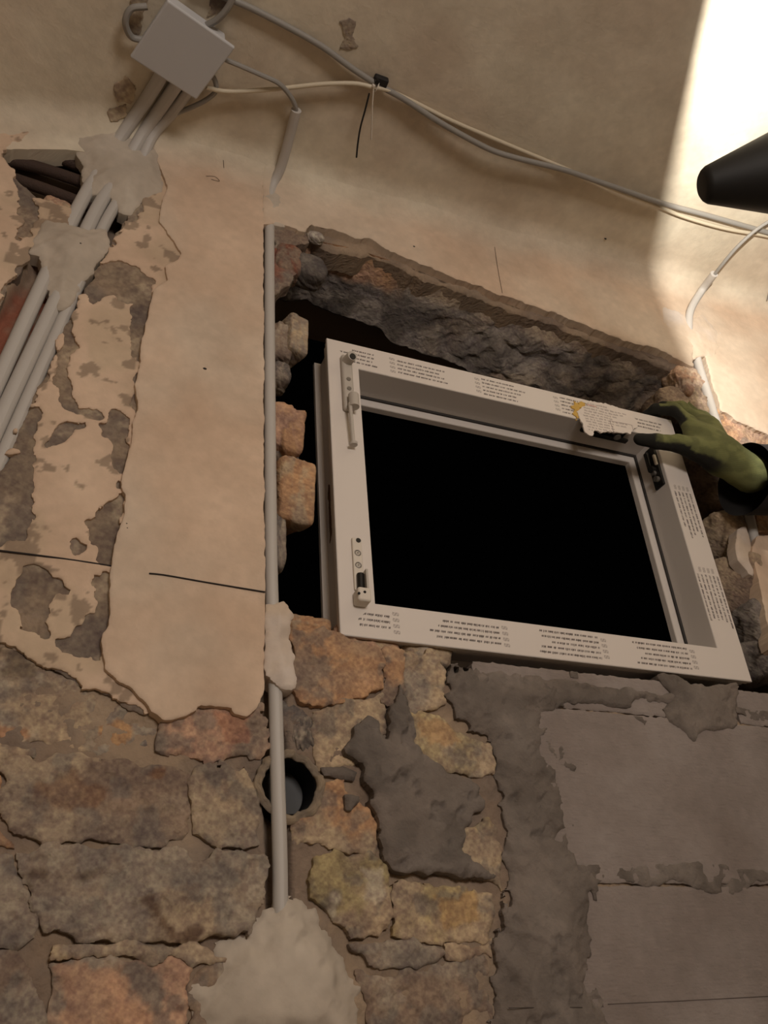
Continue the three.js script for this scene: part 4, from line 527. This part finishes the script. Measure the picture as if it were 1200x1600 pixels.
{
  const J = (x, y, z) => onPlane(x, y, z), V = (x, y, z) => new THREE.Vector3(x, y + OY, z);
  const feet = 0.76, person = thing('person', 'person at the right edge in a dark jacket, gloved hand gripping the window frame', 'person', [1.0, feet, 0.42]);
  // glove: wrist, palm, thumb below the bar, four fingers over its top
  const wr = J(1126, 712, 0.060), caps = [[J(1172, 740, 0.075), wr, 0.040, 0.037], [wr, J(1096, 688, 0.046), 0.038, 0.033], [wr, J(1104, 672, 0.026), 0.035, 0.030], [J(1096, 688, 0.046), J(1076, 662, 0.034), 0.032, 0.018], [J(1102, 674, 0.026), J(1090, 654, 0.010), 0.030, 0.017], [J(1106, 672, 0.010), J(1098, 652, -0.010), 0.028, 0.016]];
  const finger = (pts, r) => { for (let i = 0; i < pts.length - 1; i++) caps.push([pts[i], pts[i + 1], r - i * 0.001, r - 0.001 - i * 0.001, 0.006]); };
  const fingers = [[J(1078, 661, 0.036), J(1054, 640, 0.026), J(1024, 640, 0.002), J(1006, 652, -0.024)], [J(1088, 655, 0.012), J(1064, 636, -0.002), J(1036, 636, -0.030), J(1022, 650, -0.054)], [J(1095, 652, -0.008), J(1074, 636, -0.024), J(1050, 637, -0.052), J(1040, 650, -0.076)], [J(1100, 654, -0.022), J(1088, 641, -0.044), J(1068, 641, -0.066), J(1060, 652, -0.086)]];
  fingers.forEach((q, i) => finger(q, [0.0145, 0.0142, 0.0132, 0.012][i]));
  const thumb = [J(1096, 704, 0.054), J(1060, 693, 0.054), J(1026, 690, 0.044), J(999, 686, 0.028)]; caps.push([thumb[0], thumb[1], 0.027, 0.019, 0.014], [thumb[1], thumb[2], 0.018, 0.0155, 0.006], [thumb[2], thumb[3], 0.0155, 0.0125, 0.005]);
  const g = skin(caps, new THREE.Vector3(0.25, OY + 0.02, -0.17), 0.40, 130, 0.016, (p) => 0.0012 * fbm(p.x * 70 + p.z * 40, p.y * 70, 2, 790));
  const green = C('#75784a'), greenDark = C('#62653e'), coat = C('#1b1a15'), col = [], pp = g.attributes.position, nn = g.attributes.normal, v = new THREE.Vector3();
  const near = (a, b) => { const ba = b.clone().sub(a), t = clamp(v.clone().sub(a).dot(ba) / ba.lengthSq(), 0, 1); return [v.distanceTo(a.clone().addScaledVector(ba, t)), t]; };
  for (let i = 0; i < pp.count; i++) {
    v.fromBufferAttribute(pp, i); const np = -0.31 * nn.getX(i) - 0.88 * nn.getY(i) - 0.36 * nn.getZ(i); let d = 0;
    const th = [near(thumb[0], thumb[1]), near(thumb[1], thumb[2]), near(thumb[2], thumb[3])]; const onThumb = Math.min(th[0][0], th[1][0], th[2][0]) < 0.022;
    if (onThumb) d = Math.max(sstep(0.22, 0.45, np), th[2][0] < 0.018 ? sstep(-0.1, 0.15, th[2][1]) : 0);
    else { const fi = Math.min(...fingers.map((q) => Math.min(near(q[0], q[1])[0], near(q[1], q[2])[0], near(q[2], q[3])[0]))) < 0.02; d = fi ? sstep(-0.25, 0.05, np) : sstep(0.55, 0.72, np); const tip = Math.min(...fingers.map((q) => near(q[2], q[3])[0])); if (tip < 0.016) d = 1; }
    const w = J(1125, 735, 0.055); if (v.x > w.x - 0.02) d *= sstep(w.x + 0.01, w.x - 0.02, v.x);
    col.push(...mixc(mixc(greenDark, green, sstep(-0.3, 0.3, fbm(v.x * 60, v.y * 60 + v.z * 50, 3, 791))), coat, d));
  }
  g.setAttribute('color', new THREE.Float32BufferAttribute(col, 3)); part(person, 'glove', g, mat('#ffffff', { vertexColors: true, roughness: 0.95, bumpMap: rep(TX.knit, 0.05), bumpScale: 0.0008 }), 'green knitted work glove with dark coated palm and fingertips');
  // jacket, with the arm reaching left; the rest of the person stands out of the picture
  const cuff = J(1140, 747, 0.068), el = V(0.80, 0.10, 0.17), sh = V(1.0, -0.02, 0.36), sh2 = V(1.28, -0.02, 0.56), hip = V(1.14, -0.55, 0.46), el2 = V(1.42, -0.26, 0.62), wr2 = V(1.40, -0.46, 0.50), neck = V(1.14, 0.03, 0.46);
  const cutAt = J(1124, 742, 0.064), cutDir = cutAt.clone().sub(el).normalize();
  const wrinkle = (p) => 0.006 * fbm(p.x * 22 + p.z * 9, p.y * 16 + p.z * 12, 3, 795) - 0.002;
  const js = skin([[cuff, el, 0.072, 0.076], [el, sh, 0.074, 0.086], [sh, sh2, 0.085, 0.085, 0.05], [V(1.08, -0.12, 0.42), V(1.20, -0.12, 0.50), 0.12, 0.12, 0.06], [V(1.10, -0.4, 0.44), V(1.18, -0.4, 0.5), 0.12, 0.12, 0.06], [hip, neck, 0.14, 0.065, 0.05], [sh2, el2, 0.08, 0.068], [el2, wr2, 0.066, 0.052]], new THREE.Vector3(0.46, OY - 0.80, -0.1), 1.10, 150, 0.03, wrinkle, (p) => p.clone().sub(cutAt).dot(cutDir));
  part(person, 'jacket', js, mat('#100d0d', { roughness: 1 }), 'very dark work jacket');
  const kn = V(1.02, -0.95, 0.38), kn2 = V(1.24, -0.95, 0.54), an = new THREE.Vector3(1.03, feet + 0.09, 0.42), an2 = new THREE.Vector3(1.26, feet + 0.09, 0.58);
  part(person, 'trousers', skin([[V(1.09, -0.52, 0.42), V(1.19, -0.52, 0.50), 0.125, 0.125, 0.05], [V(1.07, -0.58, 0.42), kn, 0.105, 0.072], [V(1.21, -0.58, 0.52), kn2, 0.105, 0.072], [kn, an, 0.072, 0.058], [kn2, an2, 0.072, 0.058]], new THREE.Vector3(0.6, feet, 0), 1.1, 70, 0.03), mat('#2a2a2e', { roughness: 0.95 }));
  for (const a of [an, an2]) part(person, 'boot', skin([[a.clone().add(new THREE.Vector3(0, 0.02, 0)), a.clone().setY(feet + 0.05), 0.056, 0.05], [a.clone().setY(feet + 0.048).add(new THREE.Vector3(0.02, 0, 0.02)), a.clone().setY(feet + 0.04).add(new THREE.Vector3(-0.13, 0, -0.10)), 0.047, 0.038]], new THREE.Vector3(a.x - 0.25, feet - 0.02, a.z - 0.25), 0.45, 44, 0.03), mat('#231a14'));
  const hd = V(1.11, 0.20, 0.44), fwd = new THREE.Vector3(-0.8, 0, -0.6), hs = skin([[hd.clone().add(new THREE.Vector3(0, 0.035, 0)), hd.clone().addScaledVector(fwd, 0.02).add(new THREE.Vector3(0, -0.05, 0)), 0.088, 0.066, 0.04], [hd, neck.clone().add(new THREE.Vector3(0, -0.05, 0)), 0.06, 0.062], [hd.clone().addScaledVector(fwd, 0.088), hd.clone().addScaledVector(fwd, 0.102).add(new THREE.Vector3(0, -0.025, 0)), 0.009, 0.014, 0.012], [hd.clone().addScaledVector(fwd, 0.07).add(new THREE.Vector3(0, -0.066, 0)), hd.clone().addScaledVector(fwd, 0.08).add(new THREE.Vector3(0, -0.07, 0)), 0.025, 0.02, 0.02], ...[-1, 1].map((s) => [hd.clone().add(new THREE.Vector3(0.6 * s * 0.088, 0.01, -0.8 * s * 0.088)), hd.clone().add(new THREE.Vector3(0.6 * s * 0.092, -0.03, -0.8 * s * 0.092)), 0.018, 0.012, 0.012])], new THREE.Vector3(0.93, OY - 0.06, 0.26), 0.42, 80, 0.03);
  part(person, 'head', hs, mat('#a5795f', { roughness: 0.6 }));
  const hair = new THREE.SphereGeometry(0.096, 28, 16, 0, Math.PI * 2, 0, 1.75); hair.rotateX(-0.15); hair.translate(hd.x + 0.012, hd.y + 0.042, hd.z + 0.009); part(person, 'hair', hair, mat('#2c2018'));
  const plat = thing('work_platform', 'wooden work platform under the fitter at the right, out of the picture', 'platform', [1.15, 0, 0.5]);
  for (let i = 0; i < 4; i++) part(plat, 'plank', box(0.9, 0.035, 0.135, new THREE.Vector3(1.2, feet - 0.018, 0.27 + i * 0.15), 0.004), mat('#8a6d4c'));
  for (const x of [0.85, 1.55]) for (const z of [0.25, 0.74]) part(plat, 'leg', box(0.06, feet - 0.036, 0.06, new THREE.Vector3(x, (feet - 0.036) / 2, z), 0.003), mat('#7b6042'));
}
renderer.render(scene, camera);
